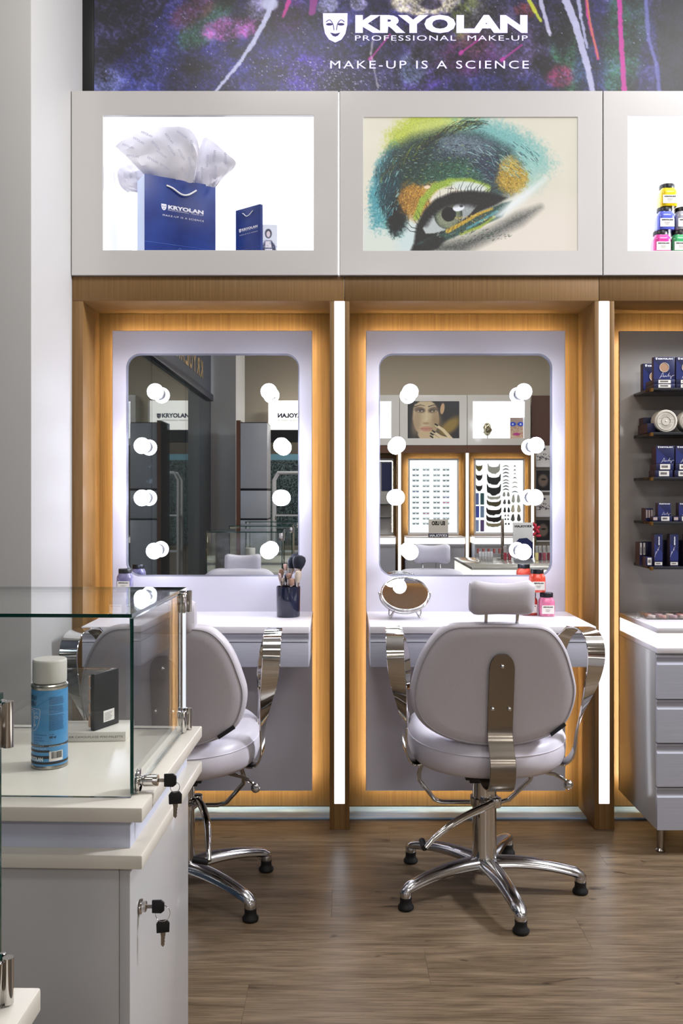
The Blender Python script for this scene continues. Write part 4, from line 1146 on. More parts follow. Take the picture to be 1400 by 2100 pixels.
# ------------------------------------------------------------------ jars, brush cup, tabletop mirror
def jar(label, powder, loc, rz=0, h=.0885, w=.029, group=None, labelled=True, clearish=False):
    t = thing('powder_jar', label, 'jar', loc, rz, group)
    k = h / .0885
    pr = [(0, .0005), (w * .93, .0005), (w, .004), (w, .052 * k), (w * .96, .060 * k), (w * .80, .068 * k), (w * .78, .0715 * k), (0, .072 * k)]
    part('jar_body', MB().lathe(pr, n=32, squash=4.2), powder, t, sharp=50)
    n_ = MB(); n_.lathe([(w * .82, .0712 * k), (w * .86, .0725 * k), (w * .86, .0865 * k), (w * .82, .0885 * k), (0, .0885 * k)], n=32); part('lid', n_, M_blackpl, t)
    if labelled:
        part('paper_label', MB().box(-w * .8, w * .8, -w * 1.0 - .0006, -w * .98, .010 * k, .042 * k), M_label, t)
        lettering('KRYOLAN', t, (0, -w * 1.0 - .0011, .034 * k), .0052, w * 1.25, .0004, m=M_ink)
        m = MB()
        for i in range(3): m.box(-w * .35 + i * .001, w * .3 - i * .002, -w - .0012, -w - .0009, .026 * k - i * .004, .0268 * k - i * .004)
        part('small_print', m, mat('grey_ink', '77736c', .6), t, sharp=0)
    return t
def powder(n, c, c2=None):
    m = mat('powder_' + n, c, .25, coat=.6)
    if c2: add_noise(m, c, c2, (1, 1, 1), 55, 4, .4, .6)
    return m
ZD = .8068
pk = powder('pink', 'd06a92', 'de86a8'); rd = powder('red', 'd8402c', 'e8604a'); dr = powder('darkred', 'b0322c', 'c04a3c'); lv = powder('lavender', '6e6a8e', '8682a6'); gy = powder('grey', '6a6878', '807e90')
def on_desk(px, Y): return ((px - 700) * Y / FPX, Y, ZD)
jar('pink powder jar at the right end of the right desk', pk, on_desk(1120, 3.44))
jar('dark red powder jar partly hidden behind the raised headrest', dr, on_desk(1085, 3.47))
p = on_desk(1101, 3.455); jar('bright red powder jar stacked on top of two jars on the right desk', rd, (p[0], p[1], ZD + .0892))
p = on_desk(250, 3.47); jar('grey powder jar at the left edge of the left desk', gy, (p[0] - .018, p[1], ZD))
jar('violet powder jar beneath the stacked jar on the left desk', lv, (p[0] + .045, p[1], ZD))
jar('lavender grey powder jar stacked on top at the left end of the left desk', lv, (p[0] + .012, p[1] , ZD + .0892))
cup = thing('brush_cup', 'dark navy cup full of makeup brushes on the left desk', 'cup', (on_desk(591, 3.42)))
part('cup_body', MB().lathe([(0, .0005), (.043, .0005), (.0445, .003), (.046, .112), (.0455, .1145), (.0435, .1145), (.0415, .006), (0, .006)], n=40), mat('navy_gloss', '1c2138', .12, coat=.5), cup)
M_ferr = mat('brush_ferrule', 'c8c2be', .2, 1.0)
def brush(dx, dy, tx, ty, top, hc, hl, hw, lab, flat=.6):
    base = Vector((cup.location.x + dx, cup.location.y + dy, ZD + .0075)); tip = Vector((cup.location.x + tx, cup.location.y + ty, ZD + top))
    t = thing('makeup_brush', lab, 'brush', base); d = tip - base; L_ = d.length; u = d / L_
    q = u.to_track_quat('Z', 'Y').to_matrix().to_4x4()
    part('handle', MB().lathe([(.0025, 0), (.004, .01), (.0045, L_ - hl - .035)], n=12, M=q), mat('brush_handle_black', '18181e', .2, coat=.5), t)
    part('ferrule', MB().lathe([(.0047, L_ - hl - .036), (.0055, L_ - hl - .030), (hw * .62, L_ - hl)], n=14, M=q @ Matrix.Diagonal((1, flat, 1, 1))), M_ferr, t)
    part('bristles', MB().lathe([(hw * .58, L_ - hl - .001), (hw * .9, L_ - hl * .65), (hw, L_ - hl * .35), (hw * .8, L_ - hl * .1), (hw * .3, L_)], n=18, M=q @ Matrix.Diagonal((1, flat, 1, 1))), mat(hc[0], hc[1], .8), t)
NB = ('bristle_black', '1e2230'); TN = ('bristle_tan', '9a7868'); PKB = ('bristle_pink', 'b09a98'); WB = ('bristle_white', 'c2b3a4')
brush(.01, -.01, .044, .008, .232, NB, .052, .026, 'biggest round black powder brush in the navy cup', 1)
brush(-.012, .015, .014, .052, .222, NB, .045, .018, 'black fluffy brush behind the biggest one in the cup', 1)
brush(.024, -.016, .040, -.024, .176, WB, .045, .017, 'white-tipped brush leaning right in the navy cup', .7)
brush(-.01, -.02, -.033, -.018, .165, PKB, .030, .0105, 'pink brush leaning left in the navy cup')
brush(-.015, .015, -.030, .034, .178, TN, .026, .011, 'small brown brush standing at the back left of the cup')
brush(.0, -.018, .004, -.026, .166, TN, .022, .0115, 'flat tan brush upright in the middle of the cup')
brush(.006, -.026, .016, -.033, .148, TN, .028, .016, 'wide tan brush low at the front right of the cup')
brush(-.004, .0, -.008, .0, .160, NB, .030, .012, 'small black brush in the centre of the cup')
brush(-.018, .005, -.018, .0, .148, WB, .018, .008, 'thin pale brush lowest in the navy cup')

tm = thing('table_mirror', 'round chrome tabletop mirror on wire feet on the right desk', 'mirror', on_desk(830, 3.38))
tilt = math.radians(52); Rt = Matrix.Translation((0, 0, .0885)) @ Matrix.Rotation(-tilt, 4, 'X') @ Matrix.Rotation(PI / 2, 4, 'X')
part('mirror_disc', MB().lathe([(0, -.0035), (.0865, -.0035), (.0865, .0035), (0, .0035)], n=56, M=Rt), M_mirror, tm)
m = MB(); 
for zz in (-.004, .004): m.tube([Rt @ Vector((.0885 * math.cos(q / 48 * 2 * PI), .0885 * math.sin(q / 48 * 2 * PI), zz)) for q in range(48)], .0034, 8, True)
part('rim', m, M_chrome, tm, sharp=60)
m = MB(); arc = [(.096 * math.cos(a), 0, .0885 + .096 * math.sin(a) * .78 + .002) for a in [math.radians(-180 + 180 * i / 24) for i in range(25)]]
m.tube(arc, .0028, 8); m.sphere((.096, 0, .092), .005, 12); m.sphere((-.096, 0, .092), .005, 12)
part('cradle', m, M_chrome, tm, sharp=60)
for sx in (-1, 1):
    m = MB(); m.tube([(sx * .040, 0, .026), (sx * .047, -.012, .012), (sx * .055, -.02, .0028), (sx * .060, -.012, .010), (sx * .060, 0, .034)], .0022, 8, smooth=4)
    m.tube([(sx * .044, 0, .024), (sx * .05, .018, .010), (sx * .055, .030, .0028), (sx * .060, .018, .012), (sx * .058, 0, .032)], .0022, 8, smooth=4)
    part('wire_foot', m, M_chrome, tm, sharp=60)
# ------------------------------------------------------------------ product bay: glossy panel, shelves, cartons
X0p, X1p, Z1p = 1.106, 1.92, 1.922
t = thing('shelf_backing', 'glossy grey wall panel carrying the black product shelves', 'wall panel', (X0p, YP, 0))
part('panel', MB().box(0, X1p - X0p, 0, .016, .092, Z1p, .002), M_greypanel, t)
m = MB(); m.box(.02, X1p - X0p - .02, .0165, .0225, Z1p - .028, Z1p - .02); m.box(.02, .028, .0165, .0225, .12, Z1p - .03); m.box(.02, X1p - X0p - .02, .0165, .0225, .112, .12)
part('glow_strip', m, M_led, t)
for z in (.35, 1.6): part('wall_bracket', MB().box(.2, .26, .0163, .0645, z, z + .06), M_alu, t)
SH = [1.6616, 1.4948, 1.3265, 1.159, .990]
nm = ['top', 'second', 'middle', 'fourth', 'lowest']
for i, z in enumerate(SH):
    s = thing('display_shelf', '%s black shelf of five on the grey product panel' % nm[i], 'shelf', (1.162, YP - .0005, z), group='black product shelves')
    part('shelf_board', MB().box(0, .74, -.2015, 0, 0, .010, .0008), M_shelf, s)
    part('clip', MB().box(-.0008, .008, -.2022, -.185, -.004, .009), M_brass, s)
SIG = [[(0, 0), (.12, .45), (.22, .95), (.26, .6), (.27, .25), (.36, .32), (.42, .45), (.46, .28), (.52, .34), (.60, .62), (.68, 1.0), (.64, .75), (.60, .30), (.70, .46), (.75, .30), (.78, .05), (.72, .0), (.86, .42), (1.0, .52)], [(.05, .3), (.2, .36), (.42, .34)]]
def carton(label, x0, x1, y0, z0, z1, depth, kind, group=None, cap=None):
    w, h = x1 - x0, z1 - z0
    t = thing('product_carton', label, 'box', (x0, y0, z0 + .0002), group=group)
    b_ = MB(); b_.box(0, w, 0, depth, 0, h - .0004, .0006)
    o = part('carton_body', b_, [M_navy, M_boxside], t)
    for f in o.data.polygons:
        if f.normal.x < -.9: f.material_index = 1
    y = -.0004
    if kind in ('compact', 'square', 'plainface'):
        m = MB(); m.quad([(.0008, y, .0008), (w * .9, y, .0008), (.0008, y, h * .86)]); part('lighter_corner', m, M_navy2, t, sharp=0)
        lettering('KRYOLAN', t, (w * .56, y * 2, h * .885), w * .10, w * .68, w * .006, m=M_whiteink); link('emblem', emblem_mesh(w * .11, M_whiteink, M_navy), t, (w * .14, y * 2, h * .92))
        m = MB(); sx, sz, sw, sh = (w * .28, h * .04, w * .7, h * .28)
        for sg in SIG: m.stroke([(sx + a * sw, sz + b * sh) for a, b in sg], w * .012, y * 2, 3)
        part('signature', m, M_whiteink, t, sharp=0)
    if kind == 'compact':
        m = MB(); m.lathe([(.0165, 0), (.0185, 0), (.0185, .0012), (.0165, .0012)], (w * .5, 0, h * .53), 28, M=Matrix.Identity(4))
        m = MB(); c = Vector((w * .5, -.0006, h * .53)); m.lathe([(0, 0), (.0168, 0), (.0168, .0006), (0, .0006)], n=28, M=Matrix.Translation(c) @ Matrix.Rotation(PI / 2, 4, 'X')); part('powder_window', m, mat('powder_skin', 'a88468', .7), t)
        m = MB(); m.tube([(c.x + .0175 * math.cos(a * PI / 14), c.y - .0004, c.z + .0175 * math.sin(a * PI / 14)) for a in range(28)], .0011, 6, True); part('window_rim', m, mat('rim_grey', 'b9b4b0', .4), t)
    if kind in ('flat', 'tall', 'square'):
        lx0, lx1, lz0, lz1 = {'flat': (w * .22, w * .80, h * .12, h * .9), 'tall': (.002, w - .002, .004, .0155), 'square': (w * .22, w * .82, -.0, -.0)}[kind]
        if kind != 'square':
            m = MB(); m.quad([(lx0, y * 1.5, lz0), (lx1, y * 1.5, lz0), (lx1, y * 1.5, lz1), (lx0, y * 1.5, lz1)]); part('paper_label', m, M_label, t, sharp=0)
            m = MB(); xx = lx0 + (lx1 - lx0) * .15; q = random.Random(7)
            while xx < lx0 + (lx1 - lx0) * .75:
                ww = .0006 + .001 * q.random(); m.quad([(xx, y * 2, lz0 + (lz1 - lz0) * .3), (xx + ww, y * 2, lz0 + (lz1 - lz0) * .3), (xx + ww, y * 2, lz0 + (lz1 - lz0) * .75), (xx, y * 2, lz0 + (lz1 - lz0) * .75)]); xx += ww + .0007
            part('barcode', m, M_ink, t, sharp=0)
    if kind == 'tall':
        m = MB(); m.quad([(.0008, y, .02), (w - .0008, y, .02), (w - .0008, y, h * .42), (.0008, y, h * .72)]); part('lighter_corner', m, M_navy2, t, sharp=0)
        lettering('KRYOLAN', t, (w * .62, y * 2, h * .79), .0055, h * .26, .0004, m=M_whiteink, rot=(0, -PI / 2, 0))
        m = MB()
        for sg in SIG: m.stroke([(w * .05 + a * w * .55 - b * w * .05 + b * w * .1, .034 + a * h * .28 + b * h * .13) for a, b in sg], .0006, y * 2, 3)
        part('signature', m, M_whiteink, t, sharp=0)
    if kind == 'side':
        m = MB(); m.quad([(.001, y, h * .25), (w - .001, y, h * .25), (w - .001, y, h * .85), (.001, y, h * .85)]); part('paper_label', m, mat('pinkish_label', 'b8a5a3', .6), t, sharp=0)
    if kind == 'slim':
        m = MB(); m.quad([(w * .15, y, h * .45), (w * .85, y, h * .45), (w * .85, y, h * .97), (w * .15, y, h * .97)]); part('paper_label', m, M_label, t, sharp=0)
        m = MB(); m.quad([(w * .38, y * 2, h * .5), (w * .62, y * 2, h * .5), (w * .62, y * 2, h * .78), (w * .38, y * 2, h * .78)]); part('small_print', m, M_ink, t, sharp=0)
    return t
FY = 3.385
def sx_(px, Y=FY): return (px - 700) * Y / FPX
GA = 'navy powder cartons with a round window'
z = SH[0] + .0102
pos = ['leftmost', 'second from left', 'third from left', 'fourth from left']
for i in range(4):
    a = sx_(1340) + i * .0845
    carton('%s flat navy carton at the bottom of its stack on the top shelf' % pos[i], a, a + .080, FY, z, z + .0165, .09, 'flat')
    carton('%s flat navy carton second in its stack, top shelf' % pos[i], a, a + .080, FY, z + .0166, z + .0331, .09, 'flat')
    carton('%s navy carton with round window, standing on the top shelf' % pos[i], a, a + .080, FY + .002, z + .0334, z + .118, .02, 'compact')
carton('navy carton standing behind, at the left end of the top shelf', sx_(1318, 3.49), sx_(1318, 3.49) + .085, 3.49, z, z + .109, .03, 'compact')
# second shelf: round jars lying with their base to the front, cartons behind
z = SH[1] + .0102
M_tub = mat('powder_tub', 'cfc9bd', .3, coat=.3)
for i in range(3):
    cx = sx_(1365.6) + i * .0945
    t = thing('powder_tub', '%s round pale powder tub lying on its side on the second shelf' % ['left', 'middle', 'right'][i], 'jar', (cx, FY, z + .0432))
    Mx = Matrix.Rotation(PI / 2, 4, 'X')
    part('tub_body', MB().lathe([(0, 0), (.040, 0), (.0428, -.003), (.0428, -.045), (.040, -.048), (0, -.048)][::-1], n=48, M=Mx), M_tub, t)
    m = MB(); m.tube([(.0345 * math.cos(a * PI / 24), -.0006, .0345 * math.sin(a * PI / 24)) for a in range(48)], .0008, 6, True); m.tube([(.0165 * math.cos(a * PI / 16), -.0006, .0165 * math.sin(a * PI / 16)) for a in range(32)], .0006, 6, True)
    part('base_ring', m, mat('tub_ring', 'aca59a', .4), t)
    part('centre_boss', MB().sphere((0, -.0003, 0), .003, 12, (1, .4, 1)), mat('tub_boss', 'f2f0ea', .3), t)
    m = MB(); q = random.Random(5)
    for k in range(-5, 6):
        if k in (0,): continue
        zz = k * .0052; wv = math.sqrt(max(0, .030 ** 2 - zz ** 2)) * (.5 if abs(k) < 3 else .8); x = -wv
        if abs(k) < 3: x = .010 if k % 2 else -.028; wv = x + .016
        while x < wv:
            w_ = .001 + .002 * q.random(); m.quad([(x, -.0008, zz), (x + w_, -.0008, zz), (x + w_, -.0008, zz + .0011), (x, -.0008, zz + .0011)]); x += w_ + .0007
    part('small_print', m, mat('grey_ink', '77736c', .6), t, sharp=0)
carton('navy carton lying in front at the left of the second shelf', sx_(1330), sx_(1330) + .030, 3.40, z, z + .036, .11, 'plain')
carton('taller dark carton behind it at the left of the second shelf', sx_(1332, 3.44), sx_(1332, 3.44) + .06, 3.515, z, z + .068, .05, 'plain')
# middle shelf
z = SH[2] + .0102
for i in range(4):
    a = sx_(1345) + i * .0735
    for k in range(2): carton('%s flat barcode carton, %s of its stack, middle shelf' % (pos[i], ['bottom', 'second'][k]), a - .004 * (1 - k), a + .066 - .004 * (1 - k), FY, z + .0256 * k, z + .0256 * k + .0254, .07, 'flat')
    carton('%s square navy signature carton topping the middle shelf stacks' % pos[i], a, a + .069, FY + .001, z + .0513, z + .118, .05, 'square')
# fourth shelf
z = SH[3] + .0102
for i in range(4):
    a = sx_(1349) + i * .078
    carton('%s low navy barcode carton on the fourth shelf' % pos[i], a, a + .053, FY, z, z + .0205, .05, 'flat')
    carton('%s signature carton standing on a low one, fourth shelf' % pos[i], a, a + .049, FY + .001, z + .0207, z + .070, .03, 'square')
    carton('%s small pinkish-labelled carton on the fourth shelf' % pos[i], a - .0195, a - .0015, FY, z, z + .0185, .05, 'side')
for i in range(3):
    a = sx_(1323.5, 3.42) + i * .0095
    carton('%s of three slim cartons at the left end of the fourth shelf' % ['left', 'middle', 'right'][i], a, a + .0085, 3.42, z, z + .050, .05, 'side')
# lowest shelf
z = SH[4] + .0102
for i in range(4):
    a = sx_(1341) + i * .059
    carton('%s tall navy signature carton on the lowest shelf' % pos[i], a, a + .032, FY, z, z + .121, .03, 'tall')
    if i: carton('%s dark carton set back between the tall cartons on the lowest shelf' % ['', 'first', 'second', 'third'][i], a + .001, a + .027, 3.46, z, z + .095, .04, 'plain')
for i in range(2):
    a = sx_(1311, 3.44) + i * .0125
    carton('%s slim navy carton with a long label at the left end of the lowest shelf' % ['left', 'right'][i], a, a + .0105, 3.44, z, z + .088, .05, 'slim')
carton('low dark carton with a tiny label left of the tall cartons on the lowest shelf', sx_(1325), sx_(1339.5), 3.39, z, z + .035, .05, 'flat')
carton('dark carton behind the low one at the left of the lowest shelf', sx_(1324, 3.47), sx_(1324, 3.47) + .03, 3.47, z, z + .088, .04, 'plain')

# ------------------------------------------------------------------ drawer cabinet with lit counter
t = thing('drawer_cabinet', 'white cabinet of four drawers under the lit counter at the right edge', 'cabinet', (1.106, 3.147, 0))
part('cabinet_body', MB().box(0, .8, .018, .4215, .092, .7122, .001), M_cab, t)
zs = [(.7053, .553), (.5487, .399), (.394, .2448), (.2397, .0925)]
for zt, zb in zs:
    m = MB(); m.prism([(.0172, zb), (.0, zb), (.0, zt - .033), (.006, zt - .029), (.0105, zt - .022), (.0105, zt - .012), (.004, zt - .007), (.004, zt), (.0172, zt)], .0012, .799, 'YZ')
    part('drawer', m, M_drawer, t)
for lx, lys in ((.03, (.05,)), (.16, (.38,)), (.74, (.05, .38))):
    for ly in lys:
        part('foot', MB().lathe([(0, .0005), (.017, .0005), (.018, .006), (.0125, .012), (.0125, .0915), (0, .0915)], (lx, ly, 0), 18), M_steel, t)
t = thing('lit_counter', 'white counter with a glowing front band below the product shelves', 'counter', (1.106, 3.147, 0))
part('counter_slab', MB().box(0, .81, 0, .4225, .7831, .8016, .001), M_desk, t)
part('lit_band', MB().box(.001, .809, .002, .422, .7320, .7828), M_litband, t)
part('lower_rail', MB().box(0, .81, .0, .4225, .7128, .7317, .001), M_desk, t)
t = thing('clear_tray', 'clear plastic tray of small makeup pans on the lit counter', 'tray', (sx_(1328, 3.36), 3.36, .802))
part('tray_base', MB().box(0, .26, 0, .09, 0, .003, .001), M_acryl, t)
m = MB(); m.box(0, .26, 0, .002, .0032, .020); m.box(0, .26, .088, .09, .0032, .020); m.box(0, .002, .0022, .0878, .0032, .020); part('tray_wall', m, M_acryl, t)
cs = ['c8b8b4', 'b8847a', 'a88490', 'd0b8ae', 'a8685f', 'cfc8c4']
for i in range(6):
    for j in range(2):
        part('pan', MB().lathe([(0, 0), (.014, 0), (.015, .008), (.013, .010), (0, .010)], (.022 + i * .041, .025 + j * .04, .0034), 16), mat('pan_' + cs[(i + j) % 6], cs[(i + j) % 6], .4), t)
p = sx_(1306, 3.4)
solid('clear_stopper', MB().lathe([(0, 0), (.012, 0), (.013, .004), (.006, .012), (.007, .018), (0, .021)], (p, 3.40, .802), 20), M_acryl, 'small clear stopper at the left end of the lit counter', 'stopper', (p, 3.40, .802))

# ------------------------------------------------------------------ shopping bags and cards in the left niche
NZ = 2.1890
M_bag = mat('bag_navy', '26408e', .35); add_noise(M_bag, '1c2f74', '253f8a', (1, 1, 1), 9, 3)
M_bagside = mat('bag_side', 'c8d4ea', .6)
M_tissue = mat('tissue_paper', 'dedce4', .8)
def bag(label, x, y, rz, w, h, d, txt_z, txt_w):
    t = thing('shopping_bag', label, 'bag', (x, y, NZ + .0005), rz)
    m = MB(); m.box(0, w, 0, d, 0, h - .0006, .001)
    o = part('bag_body', m, [M_bag, M_bagside], t)
    for f in o.data.polygons:
        if f.normal.x < -.9: f.material_index = 1
    m = MB(); m.tube([(w * .30, -.002, h * .90), (w * .38, -.006, h * .875), (w * .5, -.009, h * .815), (w * .6, -.007, h * .825), (w * .72, -.002, h * .90)], w * .012, 8, smooth=6)
    part('rope_handle', m, M_rope, t, sharp=60)
    part('fold_crease', MB().box(.001, w - .001, -.0012, -.0002, h * .19, h * .195), mat('bag_crease', '3c5cb0', .4), t)
    brand_block(t, w * .53, txt_z, txt_w, -.0008, M_whiteink, M_bag)
    m = MB()
    for sg in SIG: m.stroke([(w * .38 + a * w * .5, h * .06 + b * h * .11) for a, b in sg], w * .006, -.0015, 3)
    part('signature', m, mat('bag_pale_ink', '5a78be', .5), t, sharp=0)
    return t
bag('large navy shopping bag stuffed with printed tissue paper in the left niche', -.762, 3.47, math.radians(28.7), .2918, .3235, .10, .205, .172)
bag('small navy shopping bag standing right of the large one', -.4167, 3.533, math.radians(-38.7), .1328, .200, .016, .115, .100)
def sheet(mb, top, bot, Yt, Yb, seed, amp=.012):
    T = crom([W(a, b, Yt) for a, b in top], 6); B = crom([W(a, b, Yb) for a, b in bot], 6); n = 26; k = 12
    def samp(P, u):
        q = u * (len(P) - 1); i = min(int(q), len(P) - 2); return P[i].lerp(P[i + 1], q - i)
    t = bmesh.new(); G = []
    for j in range(k + 1):
        v = j / k; row = []
        for i in range(n + 1):
            u = i / n; p = samp(B, u).lerp(samp(T, u), v)
            nz = float(fbm(np.array([u * 6.0 + seed * 3.1]), np.array([v * 4.0]), seed, 3)[0]) - .5
            p.y += amp * 2.4 * nz + amp * math.sin(u * 13 + seed + v * 3) * .5 * v - .015 * math.sin(v * PI)
            row.append(t.verts.new(p))
        G.append(row)
    for a, b in zip(G, G[1:]):
        for i in range(n): t.faces.new((a[i], a[i + 1], b[i + 1], b[i]))
    mb._merge(t)
ts = thing('tissue_paper', 'crumpled white printed tissue sheets rising from the large bag', 'tissue paper', W(350, 350, 3.52))
m = MB(); sheet(m, [(236, 300), (262, 281), (305, 262), (345, 261), (386, 265), (404, 285), (408, 320), (400, 362)], [(298, 360), (315, 362), (340, 366), (365, 369), (380, 372), (392, 374), (396, 374), (399, 375)], 3.50, 3.53, 1); part('paper_sheet', m, M_tissue, ts, world=True, sharp=25)
m = MB(); sheet(m, [(404, 330), (408, 300), (418, 280), (440, 292), (465, 315), (484, 334), (466, 358), (443, 384)], [(396, 376), (402, 377), (410, 379), (418, 381), (426, 382), (432, 383), (437, 384), (441, 385)], 3.56, 3.59, 2); part('paper_sheet', m, M_tissue, ts, world=True, sharp=25)
m = MB(); sheet(m, [(262, 395), (246, 380), (242, 350), (258, 338), (280, 330), (296, 335)], [(292, 398), (294, 392), (296, 385), (298, 378), (300, 370), (302, 362)], 3.60, 3.60, 3); part('paper_sheet', m, M_tissue, ts, world=True, sharp=25)
r_ = random.Random(12)
M_tprint = mat('tissue_print', 'a9abc0', .7)
for (px, py, a) in [(262, 302, 20), (283, 290, 30), (300, 277, 25), (272, 322, 8), (318, 300, 48), (345, 285, 52), (312, 330, 30), (338, 345, 35), (372, 278, 35), (392, 300, 80), (370, 318, 60), (388, 335, 75), (378, 355, 50), (330, 318, 35), (350, 310, 55), (412, 355, 88), (423, 330, 92), (437, 320, 95), (440, 352, 88), (460, 325, 88), (430, 370, 85)]:
    p = W(px, py, 3.452 if px < 408 else 3.515) - ts.location
    lettering('KRYOLAN', ts, p, .012, .046, .0002, m=M_tprint, rot=(0, math.radians(a), 0), name='lettering')
c = Canvas(0, 38, 0, 81, .5, (226, 232, 240)); X, Y = c.X, c.Y
c.ell(20, 17, 7, 9, 0, (70, 72, 92), 1, .3); c.ell(20, 18, 4, 6, 0, (226, 214, 216), 1, .3); c.poly([(8, 38), (14, 30), (26, 30), (34, 40), (38, 72), (32, 76), (29, 54), (13, 54), (6, 74), (1, 60)], (62, 68, 96), 1, 2)
c.poly([(14, 31), (25, 31), (27, 44), (13, 44)], (232, 226, 230), 1, 2); c.poly([(13, 52), (28, 52), (32, 81), (6, 81)], (98, 106, 138), 1, 2); c.poly([(13, 46), (28, 46), (28, 52), (13, 52)], (232, 232, 240), 1, 1)
c.line([(4, 20), (2, 32), (9, 38)], 3, (150, 150, 176), 1); c.mix((fbm(X / 3, Y / 3, 2, 2) > .62) * .5 * ((X > 8) & (Y > 30)), (170, 176, 200))
pw, ph = 38 * 3.62 / FPX, 81 * 3.62 / FPX + .012
t = thing('photo_card', 'small card printed with a standing woman in a dark jacket, beside the small bag', 'card', (sx_(530, 3.62), 3.62, NZ + .0004), math.radians(4))
link('print', c.mesh('card_print', pw, ph, M_print), t, (0, -.0011, 0)); part('card_board', MB().box(0, pw, -.0008, .0008, 0, ph), M_label, t)

# ------------------------------------------------------------------ colourful jars in the right niche
jc = [('magenta', 'd8409a'), ('green', '3fa86a'), ('orange', 'e07a30'), ('blue', '5a66d0'), ('silver', 'a8aab4'), ('yellow', 'e8c818'), ('teal', '3098a0'), ('white', 'e0e0e0')]
def njar(px, row, c, lab): jar(lab, powder(c[0] + '_niche', c[1]), (sx_(px, 3.44), 3.44, NZ + .0004 + row * .0889), w=.0335)
njar(1354, 0, jc[0], 'magenta jar at the bottom left of the pyramid in the right niche')
njar(1390.5, 0, jc[1], 'green jar second in the bottom row of the pyramid in the right niche')
njar(1427, 0, jc[2], 'orange jar third in the bottom row of the jar pyramid')
njar(1361.5, 1, jc[3], 'blue jar in the second row of the pyramid in the right niche')
njar(1398, 1, jc[4], 'silver jar right of the blue one in the second row')
njar(1367, 2, jc[5], 'yellow jar at the top of the pyramid in the right niche')

# ================================================================== what the two mirrors show: the shop behind the viewer
# storefront glazing along the left side
GX = -1.60
t = thing('storefront', 'dark framed glass storefront seen in the left mirror', 'storefront', (GX, -3.7, 0))
for i in range(4):
    y0 = i * 1.655; o = part('glass_pane', MB().box(-.006, .006, y0 + .004, y0 + 1.651, .10, 2.42), [M_glass_dark], t, sharp=0)
part('door_head', MB().box(-.07, .05, 0, 6.64, 2.421, 2.50, .004), M_darkblue, t)
part('bottom_rail', MB().box(-.05, .03, 0, 6.64, .001, .099), M_darkblue, t)
part('end_post', MB().box(-.12, .002, -.10, -.001, .001, 2.50), M_darkblue, t)
part('fascia_board', MB().box(-.06, .02, 0, 6.64, 2.501, 3.79), mat('fascia_grey', '3e4554', .45), t)
M_metl = mat('metal_letter', 'd8b888', .35, .7)
for i, chh in enumerate('KRYOLAN'):
    me = text_mesh(chh, .26, .19, .008, 1, 'CENTER', M_metl)
    o = link('metal_letter', me, t, (.024, .75 + (6 - i) * .0 + i * .24 * 1.0 + .0, 2.62), (0, 0, PI / 2))
mb = MB(); mb.box(-1.62, -1.30, -4.9, -3.88, 0, 3.8); struct('wall_pillar', mb, M_pillar)
# white storage cabinet with brown side
t = thing('storage_cabinet', 'tall white cabinet with a brown left side, seen in the left mirror', 'cabinet', (-1.0, -2.85, 0))
part('side_board', MB().box(-.175, -.13, -.5, 0, .001, 2.12), mat('brown_side', '6a4636', .5), t)
for z0, z1 in ((.02, 1.005), (1.025, 1.335), (1.36, 2.09)):
    part('door', MB().box(-.128, .17, -.5, -.002, z0, z1, .003), mat('cabinet_door_grey', 'b9bac2', .3), t)
part('inner_core', MB().box(-.128, .168, -.49, -.02, .0, 2.10), M_black, t)
# far end: lit sign, dark opening with a patterned panel and a trolley
YO = -6.13
t = thing('lit_sign', 'white lit sign box with dark brand letters, seen in the left mirror', 'sign', (-.72, YO + .05, 2.25))
part('sign_face', MB().box(-.36, .36, -.10, 0, .008, .44), M_litband, t); part('sign_rail', MB().box(-.58, .5, -.12, .02, -.175, .005), M_black, t)
lettering('KRYOLAN', t, (-.02, .002, .19), .085, .40, .004, m=M_navy, rot=(0, 0, PI)); link('emblem', emblem_mesh(.075, M_navy, M_label), t, (.225, .002, .21), (0, 0, PI))
lettering('PROFESSIONAL MAKE-UP', t, (-.02, .002, .14), .025, .40, 0, m=M_navy, rot=(0, 0, PI))
c = Canvas(0, 120, 0, 220, 1.5, (28, 38, 44)); X, Y = c.X, c.Y
sw = fbm(X / 16 + 2 * fbm(X / 30, Y / 30, 3, 3), Y / 16 + 3 * fbm(X / 26, Y / 26, 9, 3), 6, 4)
c.mix((np.abs(((sw * 9) % 1) - .5) < .2) * .8, (120, 142, 140)); c.mix((Y < 14) * 1.0, (120, 170, 190))
pm_ = c.mesh('swirl_print', .75, 1.35, M_print)
t = thing('swirl_panel', 'dark panel with pale swirling pattern, seen in the left mirror', 'panel', (-.36, YO + .02, .55), PI)
link('print', pm_, t, (0, -.011, 0)); part('board', MB().box(0, .75, -.010, .01, 0, 1.35), M_black, t)
t = thing('trolley', 'white tube trolley with a red collar, seen in the left mirror', 'trolley', (-.72, -5.2, 0))
for q in (0, 1):
    m = MB(); m.tube([(-.22, -q * .3, .01), (-.22, -q * .3, 1.5), (-.16, -q * .3, 1.6), (.16, -q * .3, 1.6), (.22, -q * .3, 1.5), (.22, -q * .3, .01)], .022, 10); part('tube_frame', m, mat('trolley_white', 'c9cbd0', .3), t)
part('collar', MB().cyl((.22, 0, 1.42), .025, .14, n=14), mat('collar_red', '8a2a34', .4), t)
for zz in (.5, 1.0): part('cross_bar', MB().box(-.2, .2, -.28, -.02, zz, zz + .02), mat('trolley_white', 'c9cbd0', .3), t)
